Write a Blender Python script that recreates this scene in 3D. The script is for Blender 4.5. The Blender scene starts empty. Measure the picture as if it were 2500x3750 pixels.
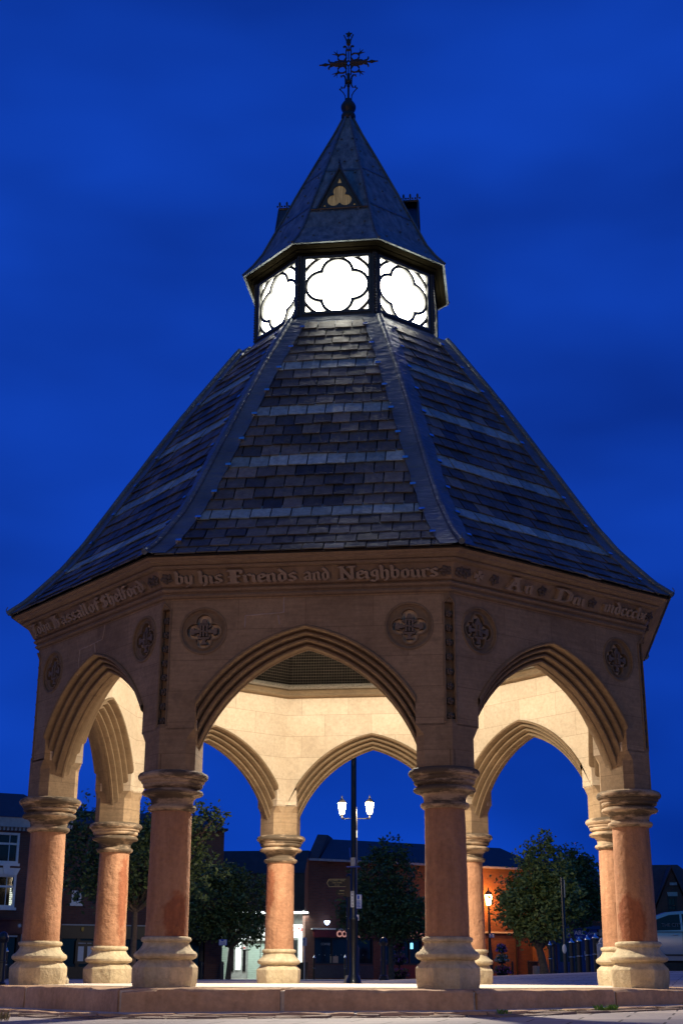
import bpy, bmesh, math, random
from mathutils import Vector, Matrix
from mathutils.geometry import tessellate_polygon
rad = math.radians
sc = bpy.context.scene
COL = sc.collection
random.seed(7)

# ------------------------------------------------------------------ camera
CAM = Vector((2.16488872, -17.9354136, 0.118202312))
YAW, PITCH, ROLL, FPX = -0.124706581, 0.328911598, 0.00403754324, 4969.87472
FW = Vector((math.sin(YAW)*math.cos(PITCH), math.cos(YAW)*math.cos(PITCH), math.sin(PITCH)))
_rt = Vector((math.cos(YAW), -math.sin(YAW), 0)); _up = _rt.cross(FW)
RT = _rt*math.cos(ROLL)+_up*math.sin(ROLL); UP = -_rt*math.sin(ROLL)+_up*math.cos(ROLL)
cd = bpy.data.cameras.new('camera'); cam = bpy.data.objects.new('camera', cd); COL.objects.link(cam)
cd.sensor_fit = 'VERTICAL'; cd.sensor_height = 36; cd.sensor_width = 24
cd.lens = 36*FPX/3750; cd.clip_start = 0.1; cd.clip_end = 3000
cam.matrix_world = Matrix(((RT.x, UP.x, -FW.x, CAM.x), (RT.y, UP.y, -FW.y, CAM.y), (RT.z, UP.z, -FW.z, CAM.z), (0, 0, 0, 1)))
sc.camera = cam

# ------------------------------------------------------------------ sky
w = bpy.data.worlds.new('World'); sc.world = w; w.use_nodes = True
nt = w.node_tree; N = nt.nodes; L = nt.links; N.clear()
wo = N.new('ShaderNodeOutputWorld'); bg = N.new('ShaderNodeBackground'); bg.inputs[1].default_value = 1.0
L.new(bg.outputs[0], wo.inputs[0])
tc = N.new('ShaderNodeTexCoord')
mp = N.new('ShaderNodeMapping'); mp.inputs['Scale'].default_value = (1.2, 1.2, 3.2); mp.inputs['Rotation'].default_value = (0, rad(-18), rad(10))
L.new(tc.outputs['Generated'], mp.inputs[0])
no = N.new('ShaderNodeTexNoise'); no.inputs['Scale'].default_value = 2.6; no.inputs['Detail'].default_value = 3; no.inputs['Roughness'].default_value = .45
L.new(mp.outputs[0], no.inputs['Vector'])
cr = N.new('ShaderNodeValToRGB'); cr.color_ramp.elements[0].position = .32; cr.color_ramp.elements[0].color = (.0016, .027, .27, 1)
cr.color_ramp.elements[1].position = .68; cr.color_ramp.elements[1].color = (.004, .055, .49, 1)
L.new(no.outputs[0], cr.inputs[0])
sky = N.new('ShaderNodeTexSky'); sky.sky_type = 'NISHITA'; sky.sun_disc = False
sky.sun_elevation = rad(-4); sky.sun_rotation = rad(200)
skm = N.new('ShaderNodeMix'); skm.data_type = 'RGBA'; skm.blend_type = 'ADD'; skm.inputs[0].default_value = .1
L.new(cr.outputs[0], skm.inputs[6]); L.new(sky.outputs[0], skm.inputs[7])
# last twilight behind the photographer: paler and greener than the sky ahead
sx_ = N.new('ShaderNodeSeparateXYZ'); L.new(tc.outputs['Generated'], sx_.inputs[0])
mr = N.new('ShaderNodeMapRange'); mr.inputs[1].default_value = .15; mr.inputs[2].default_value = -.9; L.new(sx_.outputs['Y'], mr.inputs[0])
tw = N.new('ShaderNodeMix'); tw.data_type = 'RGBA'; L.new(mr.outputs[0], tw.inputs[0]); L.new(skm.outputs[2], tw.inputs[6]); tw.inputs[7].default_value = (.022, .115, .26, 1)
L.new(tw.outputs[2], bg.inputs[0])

def lamp(name, kind, loc, power, color=(1, 1, 1), size=.1, **k):
    ld = bpy.data.lights.new(name, kind); ld.energy = power; ld.color = color
    if kind in ('POINT', 'SPOT'): ld.shadow_soft_size = size
    if kind == 'AREA':
        ld.shape = 'RECTANGLE'; ld.size = size; ld.size_y = k.pop('size_y', size)
    for a, b in k.items(): setattr(ld, a, b)
    o = bpy.data.objects.new(name, ld); COL.objects.link(o); o.location = loc
    return o
# the lamp that hangs under the roof of the market cross (shines down and out)
lamp('light_under_roof', 'SPOT', (0, 0, 4.47), 760, (1, .92, .76), .12, spot_size=rad(179), spot_blend=.05)
lamp('downlight_under_roof', 'SPOT', (0, 0, 4.46), 2100, (1, .90, .74), .12, spot_size=rad(134), spot_blend=.5)
# behind the photographer: added low fills west and east, inferred street lamp far off
lamp('fill_light_west', 'POINT', (-4.6, -14.5, 2.0), 360, (1, .58, .33), .2)
lamp('fill_light_east', 'POINT', (7.2, -13.5, 2.0), 330, (1, .60, .35), .2)
lamp('light_street_far', 'POINT', (-12, -30, 5.0), 1500, (1, .55, .28), .2)
sc.view_settings.view_transform = 'Standard'; sc.view_settings.look = 'None'
sc.view_settings.exposure = 0; sc.view_settings.gamma = 1
try:
    sc.cycles.use_denoising = True
    sc.cycles.max_bounces = 6; sc.cycles.diffuse_bounces = 3; sc.cycles.sample_clamp_indirect = 4
except Exception: pass

# ------------------------------------------------------------------ geometry helpers
class MB:
    def __init__(s): s.v = []; s.f = []; s.m = []
    def add(s, vs, fs, mat=0):
        b = len(s.v); s.v += [tuple(v) for v in vs]; s.f += [tuple(i+b for i in f) for f in fs]; s.m += [mat]*len(fs)
    def box(s, x0, x1, y0, y1, z0, z1, mat=0):
        s.add([(x0,y0,z0),(x1,y0,z0),(x1,y1,z0),(x0,y1,z0),(x0,y0,z1),(x1,y0,z1),(x1,y1,z1),(x0,y1,z1)],
              [(0,3,2,1),(4,5,6,7),(0,1,5,4),(1,2,6,5),(2,3,7,6),(3,0,4,7)], mat)
    def hexa(s, p, mat=0):   # 8 points, bottom 4 then top 4
        s.add(p, [(0,3,2,1),(4,5,6,7),(0,1,5,4),(1,2,6,5),(2,3,7,6),(3,0,4,7)], mat)
    def tube(s, pts, r, n=6, mat=0, cap=True):
        pts = [Vector(p) for p in pts]; rr = r if isinstance(r, (list, tuple)) else [r]*len(pts)
        vs = []; ref = None
        for i, p in enumerate(pts):
            d = (pts[min(i+1, len(pts)-1)]-pts[max(i-1, 0)]).normalized()
            if ref is None: ref = Vector((0, 0, 1)) if abs(d.z) < .9 else Vector((1, 0, 0))
            a = d.cross(ref).normalized(); b = d.cross(a).normalized(); ref = -b if False else ref
            for k in range(n):
                t = 2*math.pi*k/n; vs.append(p+(a*math.cos(t)+b*math.sin(t))*rr[i])
        fs = []
        for i in range(len(pts)-1):
            for k in range(n):
                fs.append((i*n+k, i*n+(k+1) % n, (i+1)*n+(k+1) % n, (i+1)*n+k))
        if cap: fs += [tuple(range(n))[::-1], tuple(range((len(pts)-1)*n, len(pts)*n))]
        s.add(vs, fs, mat)
    def lathe(s, prof, n=24, mat=0, mod=None, c=(0, 0), z0=0, caps=True):
        vs = []
        for (r, z) in prof:
            for k in range(n):
                t = 2*math.pi*k/n; q = r*(mod(t, z) if mod else 1); vs.append((c[0]+q*math.cos(t), c[1]+q*math.sin(t), z+z0))
        fs = []
        for i in range(len(prof)-1):
            for k in range(n): fs.append((i*n+k, i*n+(k+1) % n, (i+1)*n+(k+1) % n, (i+1)*n+k))
        if caps: fs += [tuple(range(n))[::-1], tuple(range((len(prof)-1)*n, len(prof)*n))]
        s.add(vs, fs, mat)
    def octa(s, prof, mat=0, closed=False):   # prof = [(circumradius, z)]
        n = 8; vs = []
        for (r, z) in prof:
            for k in range(n):
                t = rad(22.5+45*k); vs.append((r*math.cos(t), r*math.sin(t), z))
        fs = []
        m = len(prof)
        for i in range(m if closed else m-1):
            for k in range(n):
                j = (i+1) % m; fs.append((i*n+k, i*n+(k+1) % n, j*n+(k+1) % n, j*n+k))
        s.add(vs, fs, mat)
    def panel(s, outer, holes=(), y0=0.0, y1=.1, mat=0, back=None, plane='xz'):
        # flat polygon with holes in x,z; front at y0, back at y1
        loops = [list(outer)]+[list(h) for h in holes]
        tris = tessellate_polygon([[Vector((p[0], p[1], 0)) for p in lp] for lp in loops])
        flat = [p for lp in loops for p in lp]; n = len(flat)
        vs = [(p[0], y0, p[1]) for p in flat]
        for p in flat:
            q = back(p) if back else p; vs.append((q[0], y1, q[1]))
        fs = [tuple(t) for t in tris]+[tuple(i+n for i in t[::-1]) for t in tris]
        b = 0
        for lp in loops:
            m = len(lp)
            for i in range(m):
                j = (i+1) % m; fs.append((b+i, b+j, b+j+n, b+i+n))
            b += m
        if plane == 'xy': vs = [(v[0], v[2], v[1]) for v in vs]
        s.add(vs, fs, mat)
    def blob(s, c, r, mat=0, n=6, m=4, sq=(1, 1, 1)):
        vs = []; 
        for i in range(m+1):
            ph = math.pi*i/m
            for k in range(n):
                t = 2*math.pi*k/n
                vs.append((c[0]+r*sq[0]*math.sin(ph)*math.cos(t), c[1]+r*sq[1]*math.sin(ph)*math.sin(t), c[2]+r*sq[2]*math.cos(ph)))
        fs = [(i*n+k, i*n+(k+1) % n, (i+1)*n+(k+1) % n, (i+1)*n+k) for i in range(m) for k in range(n)]
        s.add(vs, fs, mat)
    def xf(s, M, start=0):
        for i in range(start, len(s.v)): s.v[i] = tuple(M @ Vector(s.v[i]))
    def build(s, name, mats, parent=None, loc=(0, 0, 0), rz=0, smooth=None, recalc=True):
        me = bpy.data.meshes.new(name); me.from_pydata(s.v, [], s.f)
        if not isinstance(mats, (list, tuple)): mats = [mats]
        for m in mats: me.materials.append(m)
        if len(mats) > 1: me.polygons.foreach_set('material_index', s.m)
        if recalc:
            bm = bmesh.new(); bm.from_mesh(me); bmesh.ops.remove_doubles(bm, verts=bm.verts, dist=1e-5)
            bmesh.ops.recalc_face_normals(bm, faces=bm.faces); bm.to_mesh(me); bm.free()
        if smooth:
            me.polygons.foreach_set('use_smooth', [True]*len(me.polygons)); me.set_sharp_from_angle(angle=rad(smooth))
        me.update()
        return link(name, me, parent, loc, rz)
def link(name, me, parent=None, loc=(0, 0, 0), rz=0):
    o = bpy.data.objects.new(name, me); COL.objects.link(o); o.parent = parent; o.location = loc; o.rotation_euler = (0, 0, rz); return o
def empty(name, loc=(0, 0, 0), rz=0):
    o = bpy.data.objects.new(name, None); COL.objects.link(o); o.location = loc; o.rotation_euler = (0, 0, rz); o.empty_display_size = .2; return o
def tag(o, label, cat, group=None):
    o['label'] = label; o['category'] = cat
    if group: o['group'] = group
    return o
def kind(o, k='structure'): o['kind'] = k; return o
def children(o): return [c for c in bpy.data.objects if c.parent == o]
def dup(root, loc, rz=None, label=None):
    kids = children(root)
    r = root.copy(); COL.objects.link(r); r.location = loc
    if rz is not None: r.rotation_euler = (0, 0, rz)
    if label: r['label'] = label
    for k in kids:
        c = k.copy(); COL.objects.link(c); c.parent = r
        for g in children(k):
            d = g.copy(); COL.objects.link(d); d.parent = c
    return r
def text_mesh(txt, size, depth=.01, align='CENTER', bold=0.0, space=1.0):
    cu = bpy.data.curves.new('t', 'FONT'); cu.body = txt; cu.size = size; cu.extrude = depth/2; cu.offset = bold
    cu.align_x = align; cu.align_y = 'CENTER'; cu.resolution_u = 3; cu.space_character = space
    o = bpy.data.objects.new('t', cu); me = bpy.data.meshes.new_from_object(o)
    bpy.data.objects.remove(o)
    me.transform(Matrix.Rotation(rad(90), 4, 'X'))
    return me
def sign_text(name, txt, size, mat, parent, x, y, z, align='CENTER', bold=0.0, sx=1.0, space=1.0, depth=.01):
    me = text_mesh(txt, size, depth, align, bold, space); me.materials.clear(); me.materials.append(mat)
    me.transform(Matrix.Translation((x, y, z)) @ Matrix.Diagonal((sx, 1, 1, 1)))
    me.name = name
    return link(name, me, parent)

# ------------------------------------------------------------------ materials
def newmat(name):
    m = bpy.data.materials.new(name); m.use_nodes = True; n = m.node_tree; b = n.nodes['Principled BSDF']
    return m, n, n.nodes, n.links, b
def mixc(N, L, fac, a, b, mode='MIX'):
    x = N.new('ShaderNodeMix'); x.data_type = 'RGBA'; x.blend_type = mode
    for sock, val in ((x.inputs[0], fac), (x.inputs[6], a), (x.inputs[7], b)):
        if hasattr(val, 'is_linked'): L.new(val, sock)
        elif isinstance(val, (tuple, list)): sock.default_value = (*val, 1) if len(val) == 3 else val
        else: sock.default_value = val
    return x.outputs[2]
def noise(N, L, vec, scale, detail=4, rough=.55, stretch=None):
    if stretch:
        mp = N.new('ShaderNodeMapping'); mp.inputs['Scale'].default_value = stretch; L.new(vec, mp.inputs[0]); vec = mp.outputs[0]
    t = N.new('ShaderNodeTexNoise'); t.inputs['Scale'].default_value = scale; t.inputs['Detail'].default_value = detail; t.inputs['Roughness'].default_value = rough
    L.new(vec, t.inputs['Vector']); return t.outputs[0]
def ramp(N, L, fac, a, b, c0=(0, 0, 0, 1), c1=(1, 1, 1, 1)):
    r = N.new('ShaderNodeValToRGB'); e = r.color_ramp.elements; e[0].position = a; e[1].position = b
    e[0].color = c0 if len(c0) == 4 else (*c0, 1); e[1].color = c1 if len(c1) == 4 else (*c1, 1)
    L.new(fac, r.inputs[0]); return r.outputs[0]
def bump(N, L, b, h, strength, dist=.01, prev=None):
    x = N.new('ShaderNodeBump'); x.inputs['Strength'].default_value = strength; x.inputs['Distance'].default_value = dist
    L.new(h, x.inputs['Height'])
    if prev is not None: L.new(prev, x.inputs['Normal'])
    L.new(x.outputs[0], b.inputs['Normal']); return x.outputs[0]
def stone(name, c1, c2, c3=None, ashlar=None, streak=.0, stain=0.0, stainc=(.02, .016, .012), rough=.85, grain=.35, pits=0.3, patch=None, sdir=(.4, .4, 6), crust=0, blots=None):
    m, nt, N, L, b = newmat(name)
    g = N.new('ShaderNodeNewGeometry').outputs['Position']
    n1 = noise(N, L, g, 1.7, 5, .6)
    col = mixc(N, L, ramp(N, L, n1, .3, .7), c1, c2)
    n2 = noise(N, L, g, 22, 4, .7)
    col = mixc(N, L, .45, col, ramp(N, L, n2, .25, .8, (.45, .45, .45), (1.25, 1.25, 1.25)), 'MULTIPLY')
    if streak:
        n3 = noise(N, L, g, 6, 4, .6, stretch=sdir)
        col = mixc(N, L, streak, col, ramp(N, L, n3, .35, .65, (.55, .55, .55), (1.2, 1.2, 1.2)), 'MULTIPLY')
    height = n2
    nb = None
    if ashlar:
        tcn = N.new('ShaderNodeTexCoord').outputs['Object']
        sp = N.new('ShaderNodeSeparateXYZ'); L.new(tcn, sp.inputs[0]); cb = N.new('ShaderNodeCombineXYZ')
        L.new(sp.outputs['X'], cb.inputs['X']); L.new(sp.outputs['Z'], cb.inputs['Y'])
        br = N.new('ShaderNodeTexBrick'); L.new(cb.outputs[0], br.inputs['Vector'])
        br.inputs['Scale'].default_value = 1; br.inputs['Brick Width'].default_value = ashlar[0]; br.inputs['Row Height'].default_value = ashlar[1]
        br.inputs['Mortar Size'].default_value = .0035; br.inputs['Mortar Smooth'].default_value = .4; br.inputs['Bias'].default_value = 0
        br.inputs['Color1'].default_value = (.87, .85, .83, 1); br.inputs['Color2'].default_value = (1.08, 1.07, 1.05, 1); br.inputs['Mortar'].default_value = (.45, .40, .36, 1)
        col = mixc(N, L, .7, col, br.outputs['Color'], 'MULTIPLY')
    if patch:
        n6 = noise(N, L, g, patch[1], 3, .5, stretch=(1, 1, .55))
        col = mixc(N, L, ramp(N, L, n6, patch[2], patch[2]+.02), col, patch[0])
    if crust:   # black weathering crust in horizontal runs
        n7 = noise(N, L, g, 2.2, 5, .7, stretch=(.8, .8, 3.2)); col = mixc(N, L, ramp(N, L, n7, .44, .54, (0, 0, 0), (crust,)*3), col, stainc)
    if blots:   # damp patches of darker, redder stone: (centre, radius, squash in z)
        nn = noise(N, L, g, 9, 4, .6); acc = None
        for (c, r_, sq) in blots:
            v1 = N.new('ShaderNodeVectorMath'); v1.operation = 'SUBTRACT'; L.new(g, v1.inputs[0]); v1.inputs[1].default_value = c
            v2 = N.new('ShaderNodeVectorMath'); v2.operation = 'MULTIPLY'; L.new(v1.outputs[0], v2.inputs[0]); v2.inputs[1].default_value = (1, 1, sq)
            v3 = N.new('ShaderNodeVectorMath'); v3.operation = 'LENGTH'; L.new(v2.outputs[0], v3.inputs[0])
            m1 = N.new('ShaderNodeMath'); m1.operation = 'MULTIPLY_ADD'; L.new(nn, m1.inputs[0]); m1.inputs[1].default_value = .16; L.new(v3.outputs['Value'], m1.inputs[2])
            m2 = N.new('ShaderNodeMapRange'); m2.inputs[1].default_value = r_+.10; m2.inputs[2].default_value = r_+.06; L.new(m1.outputs[0], m2.inputs[0])
            if acc is None: acc = m2.outputs[0]
            else:
                m3 = N.new('ShaderNodeMath'); m3.operation = 'MAXIMUM'; L.new(acc, m3.inputs[0]); L.new(m2.outputs[0], m3.inputs[1]); acc = m3.outputs[0]
        col = mixc(N, L, acc, col, mixc(N, L, 1, col, (.74, .52, .45), 'MULTIPLY'))
    if stain:
        n4 = noise(N, L, g, 3.3, 6, .75); 
        n4 = ramp(N, L, n4, .56, .72, (0, 0, 0), (stain, stain, stain))
        col = mixc(N, L, n4, col, stainc)
    L.new(col, b.inputs['Base Color']); b.inputs['Roughness'].default_value = rough
    b.inputs['Specular IOR Level'].default_value = .25
    p = bump(N, L, b, height, grain, .01)
    n5 = noise(N, L, g, 7, 5, .6); p = bump(N, L, b, n5, pits, .03, p)
    if ashlar: bump(N, L, b, br.outputs['Fac'], -.25, .004, p)
    return m
def simple(name, c, rough=.6, metal=0, var=.25, scale=8, bmp=.1, coat=0, spec=None):
    m, nt, N, L, b = newmat(name)
    g = N.new('ShaderNodeNewGeometry').outputs['Position']
    n1 = noise(N, L, g, scale, 4, .6)
    col = mixc(N, L, 1, c, ramp(N, L, n1, .3, .7, (1-var,)*3, (1+var,)*3), 'MULTIPLY')
    L.new(col, b.inputs['Base Color']); b.inputs['Roughness'].default_value = rough; b.inputs['Metallic'].default_value = metal
    if coat: b.inputs['Coat Weight'].default_value = coat
    if spec is not None: b.inputs['Specular IOR Level'].default_value = spec
    if bmp: bump(N, L, b, noise(N, L, g, scale*4, 3, .6), bmp, .01)
    return m
def emit(name, c, s):
    m, nt, N, L, b = newmat(name); b.inputs['Base Color'].default_value = (*[min(.8, x) for x in c], 1)
    b.inputs['Emission Color'].default_value = (*c, 1); b.inputs['Emission Strength'].default_value = s; b.inputs['Roughness'].default_value = .4
    return m
def brick(name, c1, c2, mortar, w=.225, h=.075, ms=.008):
    m, nt, N, L, b = newmat(name)
    t = N.new('ShaderNodeTexCoord').outputs['Object']; sp = N.new('ShaderNodeSeparateXYZ'); L.new(t, sp.inputs[0])
    ad = N.new('ShaderNodeMath'); ad.operation = 'ADD'; L.new(sp.outputs['X'], ad.inputs[0]); L.new(sp.outputs['Y'], ad.inputs[1])
    cb = N.new('ShaderNodeCombineXYZ'); L.new(ad.outputs[0], cb.inputs['X']); L.new(sp.outputs['Z'], cb.inputs['Y'])
    br = N.new('ShaderNodeTexBrick'); L.new(cb.outputs[0], br.inputs['Vector']); br.inputs['Scale'].default_value = 1
    br.inputs['Brick Width'].default_value = w; br.inputs['Row Height'].default_value = h; br.inputs['Mortar Size'].default_value = ms
    br.inputs['Color1'].default_value = (*c1, 1); br.inputs['Color2'].default_value = (*c2, 1); br.inputs['Mortar'].default_value = (*mortar, 1)
    n1 = noise(N, L, t, .7, 5, .6)
    col = mixc(N, L, .6, br.outputs['Color'], ramp(N, L, n1, .3, .7, (.55, .55, .55), (1.2, 1.2, 1.2)), 'MULTIPLY')
    L.new(col, b.inputs['Base Color']); b.inputs['Roughness'].default_value = .9
    bump(N, L, b, br.outputs['Fac'], -.4, .01)
    return m
M = {}
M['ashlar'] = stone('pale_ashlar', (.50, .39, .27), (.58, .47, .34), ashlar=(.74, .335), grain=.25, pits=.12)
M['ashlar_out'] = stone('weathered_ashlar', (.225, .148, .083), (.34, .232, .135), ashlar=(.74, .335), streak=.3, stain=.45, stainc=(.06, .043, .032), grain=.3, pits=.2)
M['mould'] = stone('moulded_stone', (.165, .11, .062), (.235, .16, .09), streak=.2, stain=.5, stainc=(.07, .045, .03), grain=.25, pits=.2)
M['frieze'] = stone('carved_stone', (.19, .13, .08), (.26, .18, .11), stain=.4, stainc=(.08, .05, .035), grain=.25, pits=.2)
M['letter'] = stone('carved_letter_stone', (.235, .175, .12), (.31, .23, .16), grain=.2, pits=.1)
M['emblem'] = stone('carved_emblem', (.12, .09, .07), (.19, .145, .11), grain=.3, pits=.2)
M['repair'] = stone('faded_mortar_repair', (.33, .25, .20), (.42, .33, .27), grain=.3)
M['dark_carve'] = stone('weathered_carving', (.065, .052, .043), (.13, .10, .08), grain=.3, pits=.3)
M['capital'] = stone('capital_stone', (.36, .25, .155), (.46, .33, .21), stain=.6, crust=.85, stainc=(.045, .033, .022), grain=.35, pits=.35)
M['shaft'] = stone('red_sandstone_shaft', (.33, .16, .085), (.43, .225, .125), streak=.35, sdir=(3, 3, .35), grain=.6, pits=1.0, blots=[((-1.27, -3.72, .66), .17, .6), ((3.42, -1.68, .72), .19, .7), ((-1.63, 3.36, 1.35), .13, .35), ((-3.32, 1.35, 1.15), .09, .16), ((1.62, -3.70, 1.9), .10, 1)])
M['base'] = stone('column_base_stone', (.46, .36, .215), (.60, .49, .32), streak=.35, sdir=(2, 2, .7), stain=.75, stainc=(.15, .11, .06), grain=.8, pits=.9)
M['step'] = stone('step_sandstone', (.44, .27, .155), (.58, .37, .225), streak=.35, sdir=(1.5, 1.5, .8), stain=.45, stainc=(.24, .15, .10), grain=.5, pits=.6)
M['flag'] = stone('flagstone', (.62, .50, .40), (.74, .62, .50), stain=.25, stainc=(.3, .22, .16), grain=.4, pits=.3)
M['mortar'] = stone('lime_mortar', (.50, .43, .36), (.62, .55, .47), grain=.6, pits=.8)
M['black'] = simple('black_paint', (.010, .010, .010), .38, var=.2, coat=.12)
M['iron'] = simple('wrought_iron', (.012, .012, .013), .5, bmp=.3)
M['frame'] = simple('lantern_frame_paint', (.035, .038, .036), .42, bmp=.15)
M['gutter'] = simple('olive_moulding', (.012, .010, .005), .95, spec=.02, bmp=.15)
M['timber'] = simple('dark_timber', (.012, .009, .006), .8, bmp=.4)
M['net'] = simple('netting_cord', (.22, .20, .17), .9)
M['netband'] = simple('folded_netting', (.30, .27, .22), .95, scale=60, var=.5, bmp=.8)
M['steel'] = simple('bright_steel', (.6, .62, .65), .25, metal=1, var=.05)
M['white'] = simple('white_paint', (.72, .72, .70), .5, var=.08)
M['grey'] = simple('grey_plastic', (.35, .36, .37), .6)
M['glassd'] = simple('dark_glass', (.006, .007, .009), .08, var=.1, bmp=0, spec=.6)
M['lantern_glass'] = emit('lit_opal_glass', (1, .95, .80), 12)

def lead_mat():
    m, nt, N, L, b = newmat('lead_sheet')
    g = N.new('ShaderNodeNewGeometry').outputs['Position']
    n1 = noise(N, L, g, 2.5, 5, .6)
    L.new(ramp(N, L, n1, .3, .75, (.07, .09, .11), (.15, .18, .20)), b.inputs['Base Color'])
    L.new(ramp(N, L, noise(N, L, g, 7, 3, .5), .3, .7, (.32,)*3, (.55,)*3), b.inputs['Roughness'])
    b.inputs['Metallic'].default_value = .35
    n2 = noise(N, L, g, 5, 3, .5, stretch=(1, 1, 3.5))
    p = bump(N, L, b, n2, .6, .05); bump(N, L, b, noise(N, L, g, 40, 3, .6), .15, .005, p)
    return m
M['lead'] = lead_mat()
def spire_mat():
    m, nt, N, L, b = newmat('spire_lead')
    g = N.new('ShaderNodeNewGeometry').outputs['Position']
    n1 = noise(N, L, g, 5, 6, .7, stretch=(2.2, 2.2, .5))
    L.new(ramp(N, L, n1, .35, .7, (.06, .08, .085), (.24, .28, .285)), b.inputs['Base Color'])
    b.inputs['Roughness'].default_value = .48; b.inputs['Metallic'].default_value = .2
    bump(N, L, b, noise(N, L, g, 12, 4, .6), .35, .02)
    return m
M['spire'] = spire_mat()
def slate(name, cols, rough):
    m, nt, N, L, b = newmat(name)
    ge = N.new('ShaderNodeNewGeometry'); g = ge.outputs['Position']
    r = N.new('ShaderNodeValToRGB'); r.color_ramp.interpolation = 'LINEAR'
    e = r.color_ramp.elements
    while len(e) < len(cols): e.new(.5)
    for i, c in enumerate(cols): e[i].position = i/(len(cols)-1); e[i].color = (*c, 1)
    L.new(ge.outputs['Random Per Island'], r.inputs[0])
    n1 = noise(N, L, g, 14, 5, .7)
    col = mixc(N, L, .7, r.outputs[0], ramp(N, L, n1, .3, .75, (.4, .4, .4), (1.5, 1.5, 1.5)), 'MULTIPLY')
    L.new(col, b.inputs['Base Color'])
    L.new(ramp(N, L, noise(N, L, g, 9, 4, .6), .3, .75, (rough-.1,)*3, (rough+.2,)*3), b.inputs['Roughness'])
    b.inputs['Specular IOR Level'].default_value = .35
    p = bump(N, L, b, n1, .6, .012); bump(N, L, b, noise(N, L, g, 60, 3, .6), .25, .004, p)
    return m
M['slate'] = slate('purple_slate', [(.032, .032, .024), (.105, .095, .07), (.055, .052, .038), (.15, .137, .10), (.026, .025, .02), (.10, .096, .075), (.048, .044, .031), (.19, .172, .13), (.068, .064, .048), (.12, .11, .08)], .44)
M['slate_pale'] = slate('pale_green_slate', [(.20, .28, .29), (.32, .41, .40), (.14, .21, .22), (.27, .35, .35)], .42)

# ------------------------------------------------------------------ ground
def sstep(a, b, x):
    t = max(0, min(1, (x-a)/(b-a))); return t*t*(3-2*t)
def zf(x, y):
    near = -.215+.012*max(-30, min(30, x))+.009*max(-25, min(8, y))
    far = -.06+.04*max(0, min(8, x+3))
    t = sstep(-2, 22, y); return near*(1-t)+far*t
def gridlines():
    a = [-600, -300, -150, -90, -60]; v = -45
    while v < 60: a.append(v); v += 1.5
    return a+[60, 90, 150, 300, 600]
g = gridlines(); mb = MB(); vs = [(x, y, zf(x, y)) for y in g for x in g]; n = len(g)
mb.add(vs, [(j*n+i, j*n+i+1, (j+1)*n+i+1, (j+1)*n+i) for j in range(n-1) for i in range(n-1)])
def paving():
    m, nt, N, L, b = newmat('square_paving')
    g = N.new('ShaderNodeNewGeometry').outputs['Position']
    mp = N.new('ShaderNodeMapping'); mp.inputs['Rotation'].default_value = (0, 0, rad(8)); L.new(g, mp.inputs[0])
    br = N.new('ShaderNodeTexBrick'); L.new(mp.outputs[0], br.inputs['Vector']); br.inputs['Scale'].default_value = 1
    br.inputs['Brick Width'].default_value = .75; br.inputs['Row Height'].default_value = .5; br.inputs['Mortar Size'].default_value = .012
    br.inputs['Color1'].default_value = (.44, .37, .32, 1); br.inputs['Color2'].default_value = (.33, .28, .26, 1); br.inputs['Mortar'].default_value = (.07, .055, .05, 1)
    n1 = noise(N, L, g, .5, 5, .6)
    col = mixc(N, L, .8, br.outputs['Color'], ramp(N, L, n1, .3, .7, (.6, .58, .6), (1.3, 1.28, 1.25)), 'MULTIPLY')
    L.new(col, b.inputs['Base Color']); b.inputs['Roughness'].default_value = .75
    p = bump(N, L, b, br.outputs['Fac'], -.5, .01); bump(N, L, b, noise(N, L, g, 30, 4, .6), .4, .01, p)
    return m
M['paving'] = paving()
kind(mb.build('paved_square', M['paving'], smooth=60))
# band of rough stone setts round the steps, each sett a low irregular block
M['sett'] = stone('dark_setts', (.17, .12, .10), (.30, .22, .17), grain=.6, pits=.8)
mb = MB(); rnd = random.Random(3)
for j in range(8):
    c, s_ = math.cos(rad(45*j)), math.sin(rad(45*j))
    for row, (a0, a1) in enumerate([(4.42, 4.62), (4.63, 4.86)]):
        hw = a1*.4142; x = -hw
        while x < hw:
            wd = rnd.uniform(.14, .34); x1 = min(hw, x+wd-.012)
            P = []
            hz = rnd.uniform(.004, .022)
            for top in (0, 1):
                for (xx, aa) in ((x, a0), (x1, a0), (x1, a1), (x, a1)):
                    ja = aa+rnd.uniform(-.012, .012); jx = xx+rnd.uniform(-.006, .006)
                    wx, wy = jx*c+(-ja)*(-s_), jx*s_+(-ja)*c
                    P.append((wx, wy, zf(wx, wy)+(hz+rnd.uniform(-.006, .006) if top else -.05)))
            mb.hexa(P); x += wd
kind(mb.build('sett_border', M['sett']))

# ------------------------------------------------------------------ THE MARKET CROSS
OCTC = math.cos(rad(22.5)); OCTT = math.tan(rad(22.5))
cross = tag(empty('market_cross'), 'octagonal stone market shelter with pointed arches, slate roof and glowing lantern', 'market cross')
def vdir(k): return rad(-112.5+45*k)
RC = 3.8
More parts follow.
